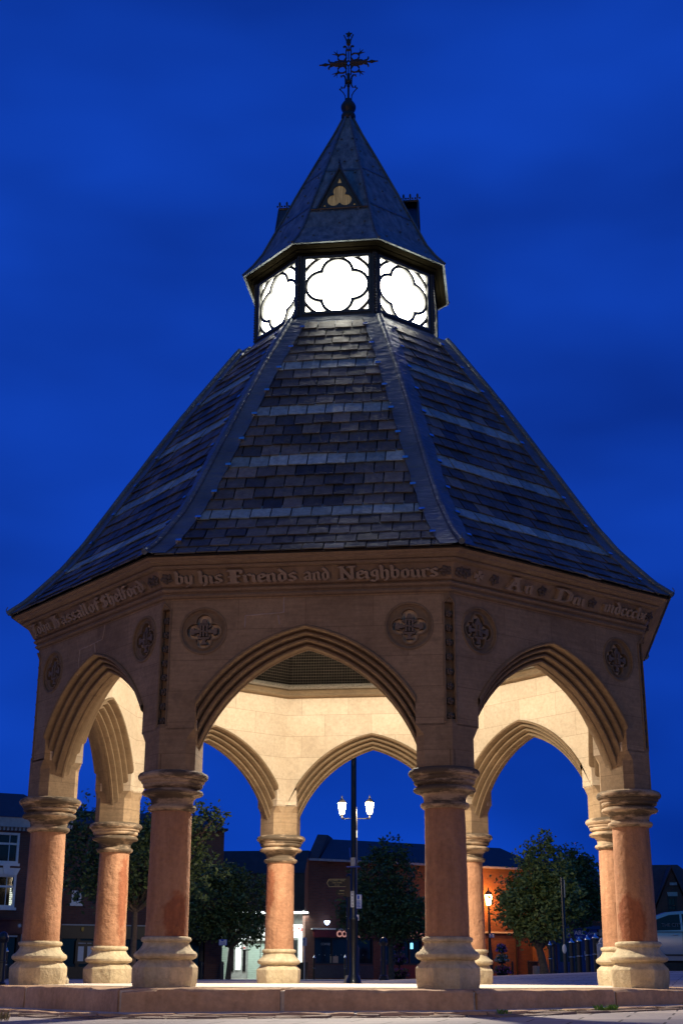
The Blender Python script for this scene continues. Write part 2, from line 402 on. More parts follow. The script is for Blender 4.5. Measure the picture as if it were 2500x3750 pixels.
# --- platform and steps
def block(mb, j, s0, s1, a0, a1, zt, zb, rnd, edge=.03, mat=0):
    # stone block along face j from s0..s1, apothem a0..a1; worn rounded outer top edge
    c, s_ = math.cos(rad(45*j)), math.sin(rad(45*j)); n = max(3, int((s1-s0)/.12)); prof = [(a0, 0), (a1-edge, 0), (a1-edge*.35, -edge*.3), (a1, -edge), (a1, None)]
    vs = []
    ph = rnd.uniform(0, 9)
    for i in range(n+1):
        t = i/n
        for q, (a, dz) in enumerate(prof):
            # mitre for blocks that reach the corner
            lim = a*OCTT; x = s0+(s1-s0)*t; x = max(-lim, min(lim, x))
            if i == 0: x += .012 if q < 5 and s0 > -lim+.01 else 0
            w_ = .007*math.sin(t*7+ph)+.005*math.sin(t*23+ph*2)+rnd.uniform(-.003, .003)-(.014 if rnd.random() < .10 else 0)
            aa = a+(w_ if q in (2, 3) else 0); wx, wy = x*c+aa*s_, x*s_-aa*c
            ztop = zt(wx, wy) if callable(zt) else zt
            zz = (ztop+dz+(w_*.7 if q in (1, 2, 3) else 0)) if dz is not None else (zb(wx, wy) if callable(zb) else zb)
            vs.append((wx, wy, zz))
    m = len(prof)
    fs = [(i*m+q, i*m+q+1, (i+1)*m+q+1, (i+1)*m+q) for i in range(n) for q in range(m-1)]
    fs += [tuple(range(m)), tuple(n*m+q for q in range(m))[::-1]]
    mb.add(vs, fs, mat)
rnd = random.Random(5)
ztop = lambda x, y: -.004-.03*max(0, (math.hypot(x, y)-4.05))
JT = {0: [-.12], 7: [-.36], 1: [.24], 2: [0], 3: [.1], 4: [0], 5: [-.2], 6: [.15]}
mb = MB()
mb.add([(4.02*math.cos(rad(22.5+45*k)), 4.02*math.sin(rad(22.5+45*k)), 0) for k in range(8)], [tuple(range(8))])
plat = mb.build('stone_platform', M['flag'], cross)
mb = MB()
A1 = 4.54*OCTC
for j in range(8):
    js = [-9]+JT[j]+[9]
    for a, b in zip(js[:-1], js[1:]):
        lim = A1*OCTT; block(mb, j, max(a, -lim)+.016, min(b, lim)-.016, 4.0*OCTC, A1, ztop, lambda x, y: -.24, rnd)
mb.build('upper_step', M['step'], plat, smooth=40)
mb = MB(); mb.octa([(3.9, -.014), (4.515, -.03), (4.51, -.3)]); mb.build('mortar_joint', M['mortar'], plat)
ztr = lambda x, y: -.222+.013*max(-1.5, min(6, x))
mb = MB(); A2 = 4.86*OCTC
JT2 = {0: [-1.1, .62], 7: [-.1, 1.2], 1: [-.5, 1.1]}
for j in range(8):
    js = [-9]+JT2.get(j, [.3])+[9]
    for a, b in zip(js[:-1], js[1:]):
        lim = A2*OCTT; block(mb, j, max(a, -lim)+.012, min(b, lim)-.012, 4.45*OCTC, A2, ztr, lambda x, y: -.5, rnd, .02)
mb.build('lower_step', M['step'], plat, smooth=40)
mb = MB()
vs = []
for (r, dz) in ((4.5, .012), (4.55, .008), (4.60, .003), (4.8, -.012), (4.835, -.012), (4.83, -.3)):
    for k in range(8):
        t = rad(22.5+45*k); x, y = r*math.cos(t), r*math.sin(t); vs.append((x, y, ztr(x, y)+dz))
mb.add(vs, [(i*8+k, i*8+(k+1) % 8, (i+1)*8+(k+1) % 8, (i+1)*8+k) for i in range(5) for k in range(8)])
mb.build('mortar_bed', M['mortar'], plat)

# --- columns
def octmod(amount):
    def f(t, z):
        a = (t % rad(45))-rad(22.5); return 1+amount*(math.cos(rad(22.5))/math.cos(a)-.955)
    return f
pl = MB()
pl.lathe([(.312, -.02), (.320, .02), (.328, .06), (.331, .12), (.331, .188), (.322, .203), (.285, .24), (.27, .262), (.285, .266), (.312, .278), (.326, .295), (.327, .318), (.312, .338), (.288, .352), (.262, .378), (.245, .405), (.238, .43), (.243, .436), (.258, .444), (.262, .462), (.255, .480), (.238, .486), (.225, .49)], 48, mod=lambda t, z: 1+(.75 if z < .25 else .10)*(OCTC/math.cos((t % rad(45))-rad(22.5))-.955))
sh = MB(); prof = [(.224-.012*(i/14), .485+(1.765-.485)*i/14) for i in range(15)]
sh.lathe(prof, 48)
rr = random.Random(11)
cp = MB()
cp.lathe([(.212, 1.755), (.238, 1.762), (.256, 1.78), (.260, 1.797), (.250, 1.815), (.225, 1.822), (.222, 1.85), (.232, 1.885), (.262, 1.915), (.285, 1.925), (.31, 1.927), (.326, 1.94), (.328, 1.955), (.318, 1.972), (.29, 1.985), (.282, 1.992), (.29, 2.0), (.312, 2.008), (.322, 2.025), (.318, 2.045), (.322, 2.052), (.338, 2.058), (.342, 2.072), (.340, 2.084), (.362, 2.09), (.376, 2.108), (.378, 2.13), (.366, 2.152), (.335, 2.168), (.30, 2.172)], 48)
def erode(me, seed, amt, zlo=-9, zhi=9):
    from mathutils import noise as mn
    for v in me.vertices:
        if zlo < v.co.z < zhi:
            d = mn.noise(v.co*3.1+Vector((seed, 0, 0)))+.6*mn.noise(v.co*9+Vector((0, seed, 0)))
            k = 1+amt*min(0, d-.05) if True else 1
            v.co.x *= k; v.co.y *= k
for k in range(8):
    a = vdir(k); o = sh.build('column', M['shaft'], cross, (RC*math.cos(a), RC*math.sin(a), 0), a, smooth=45)
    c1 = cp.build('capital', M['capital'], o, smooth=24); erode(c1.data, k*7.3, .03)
    b1 = pl.build('base', M['base'], o, smooth=24); erode(b1.data, k*5.1+2, .022)
    erode(o.data, k*3.7, .03)

# --- walls: arch curves (height of outer and inner edge of the arch as a function of s)
def circ3(p, q, r):
    ax, ay = p; bx, by = q; cx, cy = r; d = 2*(ax*(by-cy)+bx*(cy-ay)+cx*(ay-by))
    ux = ((ax*ax+ay*ay)*(by-cy)+(bx*bx+by*by)*(cy-ay)+(cx*cx+cy*cy)*(ay-by))/d
    uy = ((ax*ax+ay*ay)*(cx-bx)+(bx*bx+by*by)*(ax-cx)+(cx*cx+cy*cy)*(bx-ax))/d
    return ux, uy, math.hypot(ax-ux, ay-uy)
SP = 1.18
CO = circ3((0, 3.717), (.69, 3.43), (SP, 2.925)); CI = circ3((0, 3.492), (.722, 3.085), (SP, 2.40))
def zarc(C, s): return C[1]+math.sqrt(max(0, C[2]**2-(abs(s)-C[0])**2))
S = sorted(set([round(SP*math.sin(math.pi/2*i/16), 5) for i in range(17)])); SS = [-s for s in S[::-1][:-1]]+S
AP = 4.08*OCTC; THK = .52; HW = AP*OCTT; HB = (AP-THK)*OCTT; CH = .065
ZB, ZT = 2.60, 4.42
def circle(cx, cz, r, n=32): return [(cx+r*math.cos(2*math.pi*i/n), cz+r*math.sin(2*math.pi*i/n)) for i in range(n)]
def foil(cx, cz, circles, n=72, grow=0, rot=0):
    out = []
    for i in range(n):
        t = 2*math.pi*i/n; d = (math.cos(t), math.sin(t)); best = 0
        for (x, y, r) in circles:
            r += grow; b = x*d[0]+y*d[1]; q = b*b-(x*x+y*y-r*r)
            if q > 0: best = max(best, b+math.sqrt(q))
        out.append((cx+d[0]*best, cz+d[1]*best))
    return out
MEDS, MEDZ, MEDR = 1.125, 3.675, .245
outl = [(-(HW-CH), ZB), (-SP, ZB)]+[(s, zarc(CO, s)) for s in SS]+[(SP, ZB), (HW-CH, ZB), (HW-CH, ZT), (-(HW-CH), ZT)]
D1 = .075
def mitre(d):
    def f(p):
        if abs(p[0]) > SP+.05:
            t = (AP-d)*OCTT; return ((t-CH*(1-d/THK))*(1 if p[0] > 0 else -1), p[1])
        return p
    return f
mbF = MB(); mbF.panel(outl, [circle(s*MEDS, MEDZ, MEDR) for s in (-1, 1)], -AP, -AP+D1, back=mitre(D1))
o2 = [mitre(D1)(p) for p in outl]
mbB = MB(); mbB.panel(o2, [], -AP+D1, -AP+THK, back=mitre(THK))
wall_me = arch_me = None
PROF = [(0, 0), (0, -.022), (.05, -.036), (.12, -.03), (.16, -.005), (.17, .05), (.21, .08), (.25, .055), (.31, .04), (.37, .045), (.41, .07), (.42, .12), (.46, .15), (.50, .12), (.56, .10), (.63, .105), (.68, .13), (.69, .18), (.73, .205), (.77, .18), (.83, .165), (.90, .17), (.94, .20), (.95, .235), (1, .245)]
PROF = PROF+[(f, THK-d) for f, d in PROF[::-1]]
am = MB(); vs = []
for s in SS:
    zo, zi = zarc(CO, s), zarc(CI, s)
    for f, d in PROF: vs.append((s*1.0008, -AP+d, zo+.0+(zi-zo)*f))
m = len(PROF)
am.add(vs, [(i*m+q, i*m+q+1, (i+1)*m+q+1, (i+1)*m+q) for i in range(len(SS)-1) for q in range(m-1)])
# medallion: ring, sunk quatrefoil, emblem
md = MB()
def ring_sweep(mb, cx, cz, R_, prof, n=40, mat=0):
    vs = []
    for i in range(n):
        t = 2*math.pi*i/n
        for (dr, y) in prof: vs.append((cx+(R_+dr)*math.cos(t), y, cz+(R_+dr)*math.sin(t)))
    m = len(prof); mb.add(vs, [(i*m+q, i*m+q+1, ((i+1) % n)*m+q+1, ((i+1) % n)*m+q) for i in range(n) for q in range(m-1)], mat)
Y0 = -AP
ring_sweep(md, 0, 0, MEDR, [(.022, Y0+.001), (.018, Y0-.008), (.006, Y0-.012), (-.006, Y0-.004), (-.008, Y0+.014), (-.02, Y0+.020), (-.028, Y0+.026), (-.028, Y0+.070)])
Q4 = [(.105, 0, .098), (-.105, 0, .098), (0, .105, .098), (0, -.105, .098)]
md.panel(circle(0, 0, .218, 40), [foil(0, 0, Q4)], Y0+.028, Y0+.0735)
md.panel(foil(0, 0, Q4, grow=.0015), [foil(0, 0, Q4, grow=-.014)], Y0+.014, Y0+.072)
em = MB(); e0 = Y0+.008
def ebox(x0, x1, z0, z1, d=0): em.box(x0, x1, e0+d, Y0+.0738, z0, z1)
for x in (-.032, .0, .032):
    ebox(x-.009, x+.009, -.055, .06, -.012 if x == 0 else 0)
for z, hw_ in ((.07, .045), (-.07, .055)): ebox(-hw_, hw_, z-.010, z+.010, .01)
em.box(-.045, .045, e0+.01, Y0+.0738, .075, .088); 
em.panel([(-.03, .086), (.03, .086), (.012, .13), (-.012, .13)], [], e0+.015, Y0+.0738)
em.panel([(-.035, -.135), (.035, -.135), (.012, -.10), (.03, -.08), (-.03, -.08), (-.012, -.10)], [], e0+.015, Y0+.0738)
for sgn in (-1, 1):
    em.panel([(sgn*.04, -.012), (sgn*.10, -.022), (sgn*.10, -.04), (sgn*.135, -.03), (sgn*.135, .03), (sgn*.10, .04), (sgn*.10, .016), (sgn*.04, .012)][::sgn], [], e0+.008, Y0+.0738)
    em.panel([(sgn*.041, .03), (sgn*.075, .055), (sgn*.065, .08), (sgn*.041, .06)], [], e0+.025, Y0+.0738)
    em.panel([(sgn*.041, -.02), (sgn*.07, -.05), (sgn*.055, -.075), (sgn*.041, -.05)], [], e0+.025, Y0+.0738)
em.tube([(-.034, e0-.006, .005), (.034, e0-.006, -.012)], .008, 5)
ref = {}
for j in range(8):
    rz = rad(45*j)
    if not ref:
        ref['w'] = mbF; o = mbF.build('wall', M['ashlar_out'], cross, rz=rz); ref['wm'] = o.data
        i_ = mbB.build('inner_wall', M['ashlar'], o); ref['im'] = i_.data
        a_ = am.build('arch', M['mould'], o, smooth=40); ref['am'] = a_.data
        d_ = md.build('medallion', [M['mould']], o, (-MEDS, 0, MEDZ), smooth=35); ref['dm'] = d_.data
        e_ = em.build('emblem', M['emblem'], o, (-MEDS, 0, MEDZ)); ref['em'] = e_.data; e_.data.transform(Matrix.Diagonal((1.08, 1, 1.08, 1)))
    else:
        o = link('wall', ref['wm'], cross, rz=rz); link('inner_wall', ref['im'], o); link('arch', ref['am'], o)
        link('medallion', ref['dm'], o, (-MEDS, 0, MEDZ)); link('emblem', ref['em'], o, (-MEDS, 0, MEDZ))
    link('medallion', ref['dm'], o, (MEDS, 0, MEDZ)); link('emblem', ref['em'], o, (MEDS, 0, MEDZ))
    ref[j] = o
# old mortar repairs: pale raised seams running down some joints
def seam(j, P, wd=.010):
    m = MB()
    for (a, b), (c, d) in zip(P[:-1], P[1:]):
        k = max(1, int(math.hypot(c-a, d-b)/.05)); rn = random.Random(int(a*100)+j)
        L0 = [(a+(c-a)*i/k+rn.uniform(-.004, .004), b+(d-b)*i/k+rn.uniform(-.004, .004)) for i in range(k+1)]
        for p, q in zip(L0[:-1], L0[1:]): m.tube([(p[0], -AP-.001, p[1]), (q[0], -AP-.001, q[1])], wd*rn.uniform(.4, .8), 4)
    m.build('mortar_repair', M['repair'], ref[j])
seam(0, [(-.24, 4.03), (-.235, 3.86), (-.66, 3.835), (-.665, 3.70)]); seam(0, [(-.30, 3.83), (-.28, 3.73)])
seam(7, [(.18, 4.02), (.14, 3.86), (-.42, 3.83), (-.44, 3.52)]); seam(7, [(-.06, 3.85), (-.02, 3.73)])
# --- piers and corner strips (vertex frame: x radial, y tangential)
RW = 4.08
def pierpoly(ch):
    A = Vector((RW-.381*math.sin(rad(22.5)), .381*OCTC)); Bv = A+Vector((-OCTC, -math.sin(rad(22.5))))*THK
    inn = Vector(((AP-THK)/OCTC, 0)); co = Vector((RW, 0))
    half = [co]
    u1 = (co-A).normalized(); u2 = (Bv-A).normalized(); u3 = (inn-Bv).normalized()
    half += [A+u1*ch, A+u2*ch, Bv-u2*ch, Bv+u3*ch, inn]
    return [(p.x, p.y) for p in half]+[(p.x, -p.y) for p in half[-2:0:-1]]
pm = MB(); vs = []
for z, ch in ((2.15, .085), (2.50, .085), (2.62, .002), (2.62, .002)):
    vs += [(x, y, z) for x, y in pierpoly(ch)]
m = len(pierpoly(.1))
pm.add(vs, [(i*m+q, i*m+(q+1) % m, (i+1)*m+(q+1) % m, (i+1)*m+q) for i in range(3) for q in range(m)]+[tuple(range(m))[::-1], tuple(range(3*m, 4*m))])
cs = MB()
def plug(z0, z1, cut):
    x2, y2 = RW-.025, .060; xi = (AP-THK)/OCTC
    if cut == 0: poly = [(RW, 0), (x2, y2), (xi, 0), (x2, -y2)]
    else:
        xx = RW-cut; t = (xx-xi)/(x2-xi); poly = [(xx, y2*t), (xi, 0), (xx, -y2*t)]
    n = len(poly); cs.add([(x, y, z0) for x, y in poly]+[(x, y, z1) for x, y in poly], [(i, (i+1) % n, n+(i+1) % n, n+i) for i in range(n)]+[tuple(range(n))[::-1], tuple(range(n, 2*n))])
plug(2.60, 2.66, 0); plug(2.66, 3.93, .085); plug(3.93, 4.42, 0)
for sg in (-1, 1):   # moulded margins
    cs.tube([(RW-.025, sg*.060, 2.64), (RW-.025, sg*.060, 3.92), (RW+.012, 0, 3.99)], .0125, 6)
fl = MB()
for q in range(5):
    t = 2*math.pi*q/5; fl.blob((RW-.046, .022*math.cos(t), .022*math.sin(t)), .022, sq=(1.3, 1, 1), n=5, m=3)
fl.blob((RW-.02, 0, 0), .016, n=5, m=3)
for k in range(8):
    a = vdir(k)
    if k == 0:
        o = pm.build('pier', M['ashlar_out'], cross, rz=a); pmm = o.data; c_ = cs.build('corner_strip', M['mould'], o); csm = c_.data
        f_ = fl.build('ballflower', M['dark_carve'], o, (0, 0, 2.70), smooth=60); flm = f_.data
    else:
        o = link('pier', pmm, cross, rz=a); link('corner_strip', csm, o); link('ballflower', flm, o, (0, 0, 2.70))
    for i in range(1, 8): link('ballflower', flm, o, (0, 0, 2.70+i*.158))
# --- cornice
mb = MB(); mb.octa([(4.07, 4.04), (4.115, 4.045), (4.135, 4.062), (4.125, 4.082), (4.105, 4.09), (4.11, 4.10), (4.145, 4.112), (4.158, 4.13), (4.142, 4.15), (4.125, 4.158), (4.16, 4.17), (4.255, 4.325), (4.30, 4.33), (4.325, 4.342), (4.325, 4.358), (4.31, 4.365), (4.345, 4.37), (4.395, 4.392), (4.40, 4.408), (4.42, 4.412), (4.44, 4.43), (4.44, 4.45), (4.0, 4.47)])
corn = mb.build('cornice', M['frieze'], cross)
# frieze lettering in black letter, drawn with a broad nib
NA = rad(38)
def G(w, *st): return (w, st)
Mn = lambda x, top=.92: [(x-.07, top-.1), (x, top-.2), (x, .2), (x+.1, .06)]
GL = {
 'i': G(.36, Mn(.14)), 'n': G(.74, Mn(.14), [(.2, .8), (.42, .94), (.52, .78), (.52, .2), (.62, .06)]),
 'm': G(1.1, Mn(.14), [(.2, .8), (.4, .94), (.5, .78), (.5, .1)], [(.56, .8), (.76, .94), (.86, .78), (.86, .2), (.96, .06)]),
 'u': G(.76, [(.08, .86), (.15, .74), (.15, .22), (.3, .06), (.52, .22)], Mn(.54)),
 'h': G(.72, [(.06, 1.42), (.14, 1.3), (.14, .2), (.24, .06)], [(.2, .8), (.42, .94), (.53, .78), (.53, .1), (.4, -.2)]),
 'b': G(.70, [(.06, 1.42), (.14, 1.3), (.14, .2), (.34, .04), (.53, .22), (.53, .78), (.38, .94), (.2, .8)]),
 'd': G(.70, [(.5, .8), (.3, .94), (.14, .78), (.14, .22), (.33, .04), (.52, .2), (.52, .85), (.14, 1.38)]),
 'o': G(.68, [(.33, .95), (.14, .78), (.14, .22), (.34, .04), (.52, .22), (.52, .78), (.33, .95)]),
 'a': G(.72, [(.12, .84), (.32, .97), (.52, .8), (.52, .2), (.62, .06)], [(.5, .52), (.16, .45), (.14, .2), (.3, .06), (.5, .24)]),
 'e': G(.62, [(.5, .6), (.5, .8), (.33, .95), (.14, .78), (.14, .22), (.34, .04), (.54, .2)], [(.16, .46), (.5, .6)]),
 'c': G(.58, [(.48, .82), (.33, .95), (.14, .78), (.14, .22), (.34, .04), (.5, .18)]),
 'r': G(.56, Mn(.14), [(.2, .8), (.38, .95), (.5, .8)]), 's': G(.62, [(.5, .84), (.33, .97), (.14, .8), (.2, .58), (.46, .42), (.5, .2), (.32, .04), (.1, .16)]),
 'f': G(.5, [(.48, 1.34), (.3, 1.44), (.16, 1.26), (.16, .04)], [(.0, .88), (.42, .88)]), 'l': G(.38, [(.06, 1.42), (.15, 1.3), (.15, .2), (.26, .06)]),
 'g': G(.68, [(.5, .9), (.3, .95), (.14, .78), (.14, .45), (.32, .3), (.5, .46)], [(.5, .92), (.5, -.08), (.3, -.28), (.08, -.16)]),
 'y': G(.68, [(.08, .86), (.15, .74), (.15, .26), (.33, .1), (.5, .26)], [(.5, .92), (.5, .02), (.16, -.28)]),
 'x': G(.62, [(.08, .9), (.5, .08)], [(.5, .92), (.1, .08)], [(.06, .5), (.54, .5)]),
 'F': G(1.0, [(.25, 1.36), (.25, .06)], [(.46, 1.36), (.46, .06)], [(.0, 1.38), (.86, 1.38), (.9, 1.1)], [(.06, .72), (.76, .72)], [(.02, .02), (.68, .02)]),
 'N': G(1.16, [(.2, 1.34), (.2, .05)], [(.15, 1.36), (.85, .06)], [(.9, 1.36), (.9, .05)], [(.0, .02), (.42, .02)], [(.62, 1.4), (1.1, 1.4)], [(.0, 1.4), (.3, 1.4)]),
 'J': G(.72, [(.0, 1.38), (.62, 1.38)], [(.34, 1.36), (.34, .2), (.12, .0)], [(.16, 1.0), (.16, .5)], [(.0, .02), (.5, .02)]),
 'H': G(1.05, [(.2, 1.38), (.2, .05)], [(.2, .8), (.6, .95), (.72, .75), (.72, .1), (.5, -.1)], [(.0, 1.38), (.6, 1.38)], [(.42, 1.36), (.42, .1)], [(.0, .02), (.4, .02)]),
 'S': G(.88, [(.7, 1.12), (.46, 1.38), (.16, 1.14), (.22, .84), (.62, .6), (.7, .28), (.42, .03), (.08, .24)], [(.4, 1.3), (.4, .12)]),
 'A': G(1.1, [(.5, 1.4), (.14, .06)], [(.5, 1.4), (.82, .06)], [(.24, .6), (.7, .6)], [(.0, .02), (.34, .02)], [(.62, .02), (1.0, .02)], [(.3, 1.4), (.7, 1.4)]),
 'D': G(1.05, [(.2, 1.36), (.2, .04)], [(.0, 1.38), (.55, 1.38), (.86, 1.05), (.86, .35), (.55, .02), (.0, .02)]),
}
def hull(pts):
    pts = sorted(set((round(a, 6), round(b, 6)) for a, b in pts))
    def half(ps):
        h = []
        for p in ps:
            while len(h) > 1 and (h[-1][0]-h[-2][0])*(p[1]-h[-2][1])-(h[-1][1]-h[-2][1])*(p[0]-h[-2][0]) <= 0: h.pop()
            h.append(p)
        return h
    a, b = half(pts), half(pts[::-1]); return a[:-1]+b[:-1]
nib = [(math.cos(NA)*u-math.sin(NA)*v, math.sin(NA)*u+math.cos(NA)*v) for u in (-.115, .115) for v in (-.045, .045)]
A0v, A1v = Vector((0, -4.16*OCTC, 4.17)), Vector((0, -4.255*OCTC, 4.325)); FU = (A1v-A0v).normalized(); FN = Vector((0, FU.z, -FU.y)); FN = FN if FN.y < 0 else -FN
def fpt(s, v, out): return A0v+Vector((s, 0, 0))+FU*v+FN*out
def letters(mb, txt, s0, s1, v0=.030, xh=.098):
    tot = sum(GL[c][0] for c in txt)-.08; k = (s1-s0)/tot; x = s0
    for ch in txt:
        for st in GL[ch][1]:
            for a, b in zip(st[:-1], st[1:]):
                H = hull([(a[0]+p[0], a[1]+p[1]) for p in nib]+[(b[0]+p[0], b[1]+p[1]) for p in nib]); n = len(H); o = .046+random.uniform(0, .002)
                V_ = [fpt(x+h[0]*k, v0+h[1]*xh, o) for h in H]+[fpt(x+h[0]*k, v0+h[1]*xh, -.005) for h in H]
                mb.add(V_, [tuple(range(n)), tuple(range(n, 2*n))[::-1]]+[(i, (i+1) % n, n+(i+1) % n, n+i) for i in range(n)])
        x += GL[ch][0]*k
def leaf(mb, s, v, r, seed=0):
    rn = random.Random(seed)
    for q in range(5):
        t = 2*math.pi*q/5+.6+seed; c = fpt(s+.55*r*math.cos(t), v+.5*r*math.sin(t), .012)
        mb.blob(c, r*.5, n=6, m=4, sq=(1, .5, .8))
        c = fpt(s+.95*r*math.cos(t+.3), v+.8*r*math.sin(t+.3), .012); mb.blob(c, r*.27, n=5, m=3, sq=(1, .6, 1))
    mb.blob(fpt(s, v, .03), r*.26, n=6, m=4)
VC = .088
texts = {0: [('by', -1.432, -1.236), ('his', -1.165, -.908), ('Friends', -.837, -.087), ('and', -.006, .275), ('Neighbours', .385, 1.447)],
         7: [('John', -1.45, -.97), ('Hassall', -.90, .0), ('of', .03, .29), ('Shelford', .345, 1.31)],
         1: [('A', -.813, -.595), ('n', -.545, -.43), ('D', -.05, .205), ('ni', .225, .42), ('mdccclx', .755, 1.48)]}
leaves = {0: [], 7: [1.44, 1.53], 1: [-1.52, -1.42, -1.0, -.255, .578, 1.58], 2: [-1.0, -.3, .6], 3: [0], 4: [0], 5: [0], 6: [1.2, .2]}
leaves[0] = [-1.53, 1.53]
for j in range(8):
    mb = MB()
    for t, a, b in texts.get(j, []): mb = MB(); letters(mb, t, a, b); mb.build('carved_word', M['letter'], corn, rz=rad(45*j))
    for i, s in enumerate(leaves.get(j, [])): mb = MB(); leaf(mb, s, VC, .062, i+j*3); mb.build('leaf_carving', M['dark_carve'], corn, rz=rad(45*j), smooth=50)
    mb = MB()
    if j == 1:   # cross pattee
        for q in range(4):
            t = rad(90*q); r0 = [(-.012, .008), (.012, .008), (.032, .062), (-.032, .062)]
            P = [(-1.25+a*math.cos(t)-b*math.sin(t), VC+a*math.sin(t)+b*math.cos(t)) for a, b in r0]
            mb.hexa([fpt(a, b, 0) for a, b in P]+[fpt(a, b, .03) for a, b in P])
    if mb.v: mb.build('cross_carving', M['letter'], corn, rz=rad(45*j))

# --- roof
RP = [(4.475, 4.445), (4.25, 4.62), (4.05, 4.835), (3.80, 5.11), (3.55, 5.47), (3.22, 6.0), (2.70, 6.84), (2.20, 7.62), (1.56, 8.545)]
def arclen(P, f=OCTC):
    t = [0]
    for (a, b), (c, d) in zip(P[:-1], P[1:]): t.append(t[-1]+math.hypot((a-c)*f, b-d))
    return t
TL = arclen(RP); TT = TL[-1]
def rp(t):
    t = max(0, min(TT, t))
    for i in range(len(RP)-1):
        if t <= TL[i+1]+1e-9:
            k = (t-TL[i])/(TL[i+1]-TL[i]); return RP[i][0]+(RP[i+1][0]-RP[i][0])*k, RP[i][1]+(RP[i+1][1]-RP[i][1])*k
    return RP[-1]
def rpt(s, t, out=0):   # point on front roof face, s sideways
    r, z = rp(t); r2, z2 = rp(t+.05); r1, z1 = rp(t-.05)
    d = Vector((0, (r1-r2)*OCTC, z2-z1)).normalized(); nn = Vector((0, -d.z, d.y))
    return Vector((s, -r*OCTC, z))+nn*out
NCO = 25; PALE = (4, 9, 14, 19)
roofdeck = MB(); roofdeck.octa([(RP[0][0]-.01, RP[0][1]-.012)]+[(r-.03, z-.03) for r, z in RP[1:]]+[(RP[-1][0]-.12, RP[-1][1]-.03)]+[(r-.12, z-.12) for r, z in RP[:1:-1]]+[(4.0, 4.50), (4.40, 4.425)], closed=True)
deck = roofdeck.build('roof', M['timber'], cross)
for j in range(8):
    rn = random.Random(100+j); mb = MB()
    for i in range(NCO):
        t0 = TT*i/NCO-.012; t1 = TT*(i+1)/NCO+.05
        off = (i % 2)*.115+rn.uniform(-.02, .02); wd = .232
        h0, h1 = rp(t0)[0]*OCTC*OCTT-.06, rp(t1)[0]*OCTC*OCTT-.06
        x = -3+off
        while x < 3:
            jit = rn.uniform(-.006, .006); x0, x1 = x+.007, x+wd-.007
            dz = rn.uniform(-.008, .006); lift = rn.uniform(.016, .030); sk = rn.uniform(-.006, .006)
            a0, a1 = max(x0, -h0), min(x1, h0); b0, b1 = max(x0, -h1), min(x1, h1)
            if a1-a0 > .02:
                if b1 <= b0: b0 = b1 = (max(min(b0, h1), -h1))
                if b1-b0 < .004: b1 = b0+.004
                T0a, T0b = t0+dz+sk, t0+dz-sk
                P = [rpt(a0, T0a, lift-.012), rpt(a1, T0b, lift-.012), rpt(b1, t1, -.012), rpt(b0, t1, -.012),
                     rpt(a0, T0a, lift), rpt(a1, T0b, lift), rpt(b1, t1, .0), rpt(b0, t1, .0)]
                mb.hexa(P, 1 if i in PALE else 0)
            x += wd
    mb.build('slate_pitch', [M['slate'], M['slate_pale']], deck, rz=rad(45*j))
# hip flashings with rolls and clips
mb = MB(); fw_ = .215; n = 40
rotm = Matrix.Rotation(rad(-45), 4, 'Z')
for side in (-1, 1):
    start = len(mb.v); vs = []
    rn = random.Random(4)
    for i in range(n+1):
        t = TT*i/n; hw = rp(t)[0]*OCTC*OCTT
        o = .032+.010*((i % 10)/10)
        wob = .006*math.sin(i*1.9)+.004*math.sin(i*4.1)
        for (ins, oo) in ((0, o+.012), (.05, o), (.12, o-.002+wob*.6), (fw_+wob, o-.004+wob*.4), (fw_+wob, .0)):
            vs.append(rpt(side*(hw-ins), t, oo))
    m = 5
    mb.add(vs, [(i*m+q, i*m+q+1, (i+1)*m+q+1, (i+1)*m+q) for i in range(n) for q in range(m-1)])
    for q in range(10):
        t = TT*(q+.62)/10; hw = rp(t)[0]*OCTC*OCTT
        P = [rpt(side*(hw-a), t+b, c) for c in (.028, .052) for a, b in ((fw_-.035, -.018), (fw_+.03, -.022), (fw_+.03, .022), (fw_-.035, .018))]
        mb.hexa(P, 1)
    if side == -1: mb.xf(Matrix.Rotation(rad(45), 4, 'Z'), start)
# now hip lies at vertex k=1 of the front face (angle -67.5)
pts = []; rl = []
for i in range(n+1):
    t = TT*i/n; r, z = rp(t); a = rad(-67.5); pts.append(((r+.035)*math.cos(a), (r+.035)*math.sin(a), z+.035)); rl.append(.036+.006*((i % 10)/10))
mb.tube(pts, rl, 8)
pts = [pts[0], tuple(Vector(pts[0])+Vector((.02*math.cos(rad(-67.5)), .02*math.sin(rad(-67.5)), .05))), tuple(Vector(pts[0])+Vector((.0, 0, .09)))]
mb.tube(pts, .006, 5)
hip = None
for k in range(8):
    if hip is None: o = mb.build('hip_flashing', [M['lead'], M['steel']], deck, smooth=50); hip = o.data
    else: link('hip_flashing', hip, deck, rz=rad(45*k))
# ceiling ring and bird netting under the roof
mb = MB(); mb.octa([(3.40, 4.29), (3.36, 4.31), (3.38, 4.345), (3.36, 4.38), (3.40, 4.43), (3.6, 4.43), (3.6, 4.29)], closed=True); mb.build('wall_plate', M['mould'], cross)
mb = MB(); mb.octa([(3.37, 4.41), (3.33, 4.43), (3.34, 4.47), (3.38, 4.49), (3.42, 4.46)], closed=True)
nb_ = mb.build('netting_hem', M['netband'], cross)
mb = MB(); NP = [(3.38, 4.48), (3.34, 4.9), (2.9, 5.75), (2.2, 6.9)]; TN = arclen(NP)
def npt(s, t):
    for i in range(len(NP)-1):
        if t <= TN[i+1]+1e-6:
            k = (t-TN[i])/(TN[i+1]-TN[i]); r = NP[i][0]+(NP[i+1][0]-NP[i][0])*k; z = NP[i][1]+(NP[i+1][1]-NP[i][1])*k; return r, z
    return NP[-1]
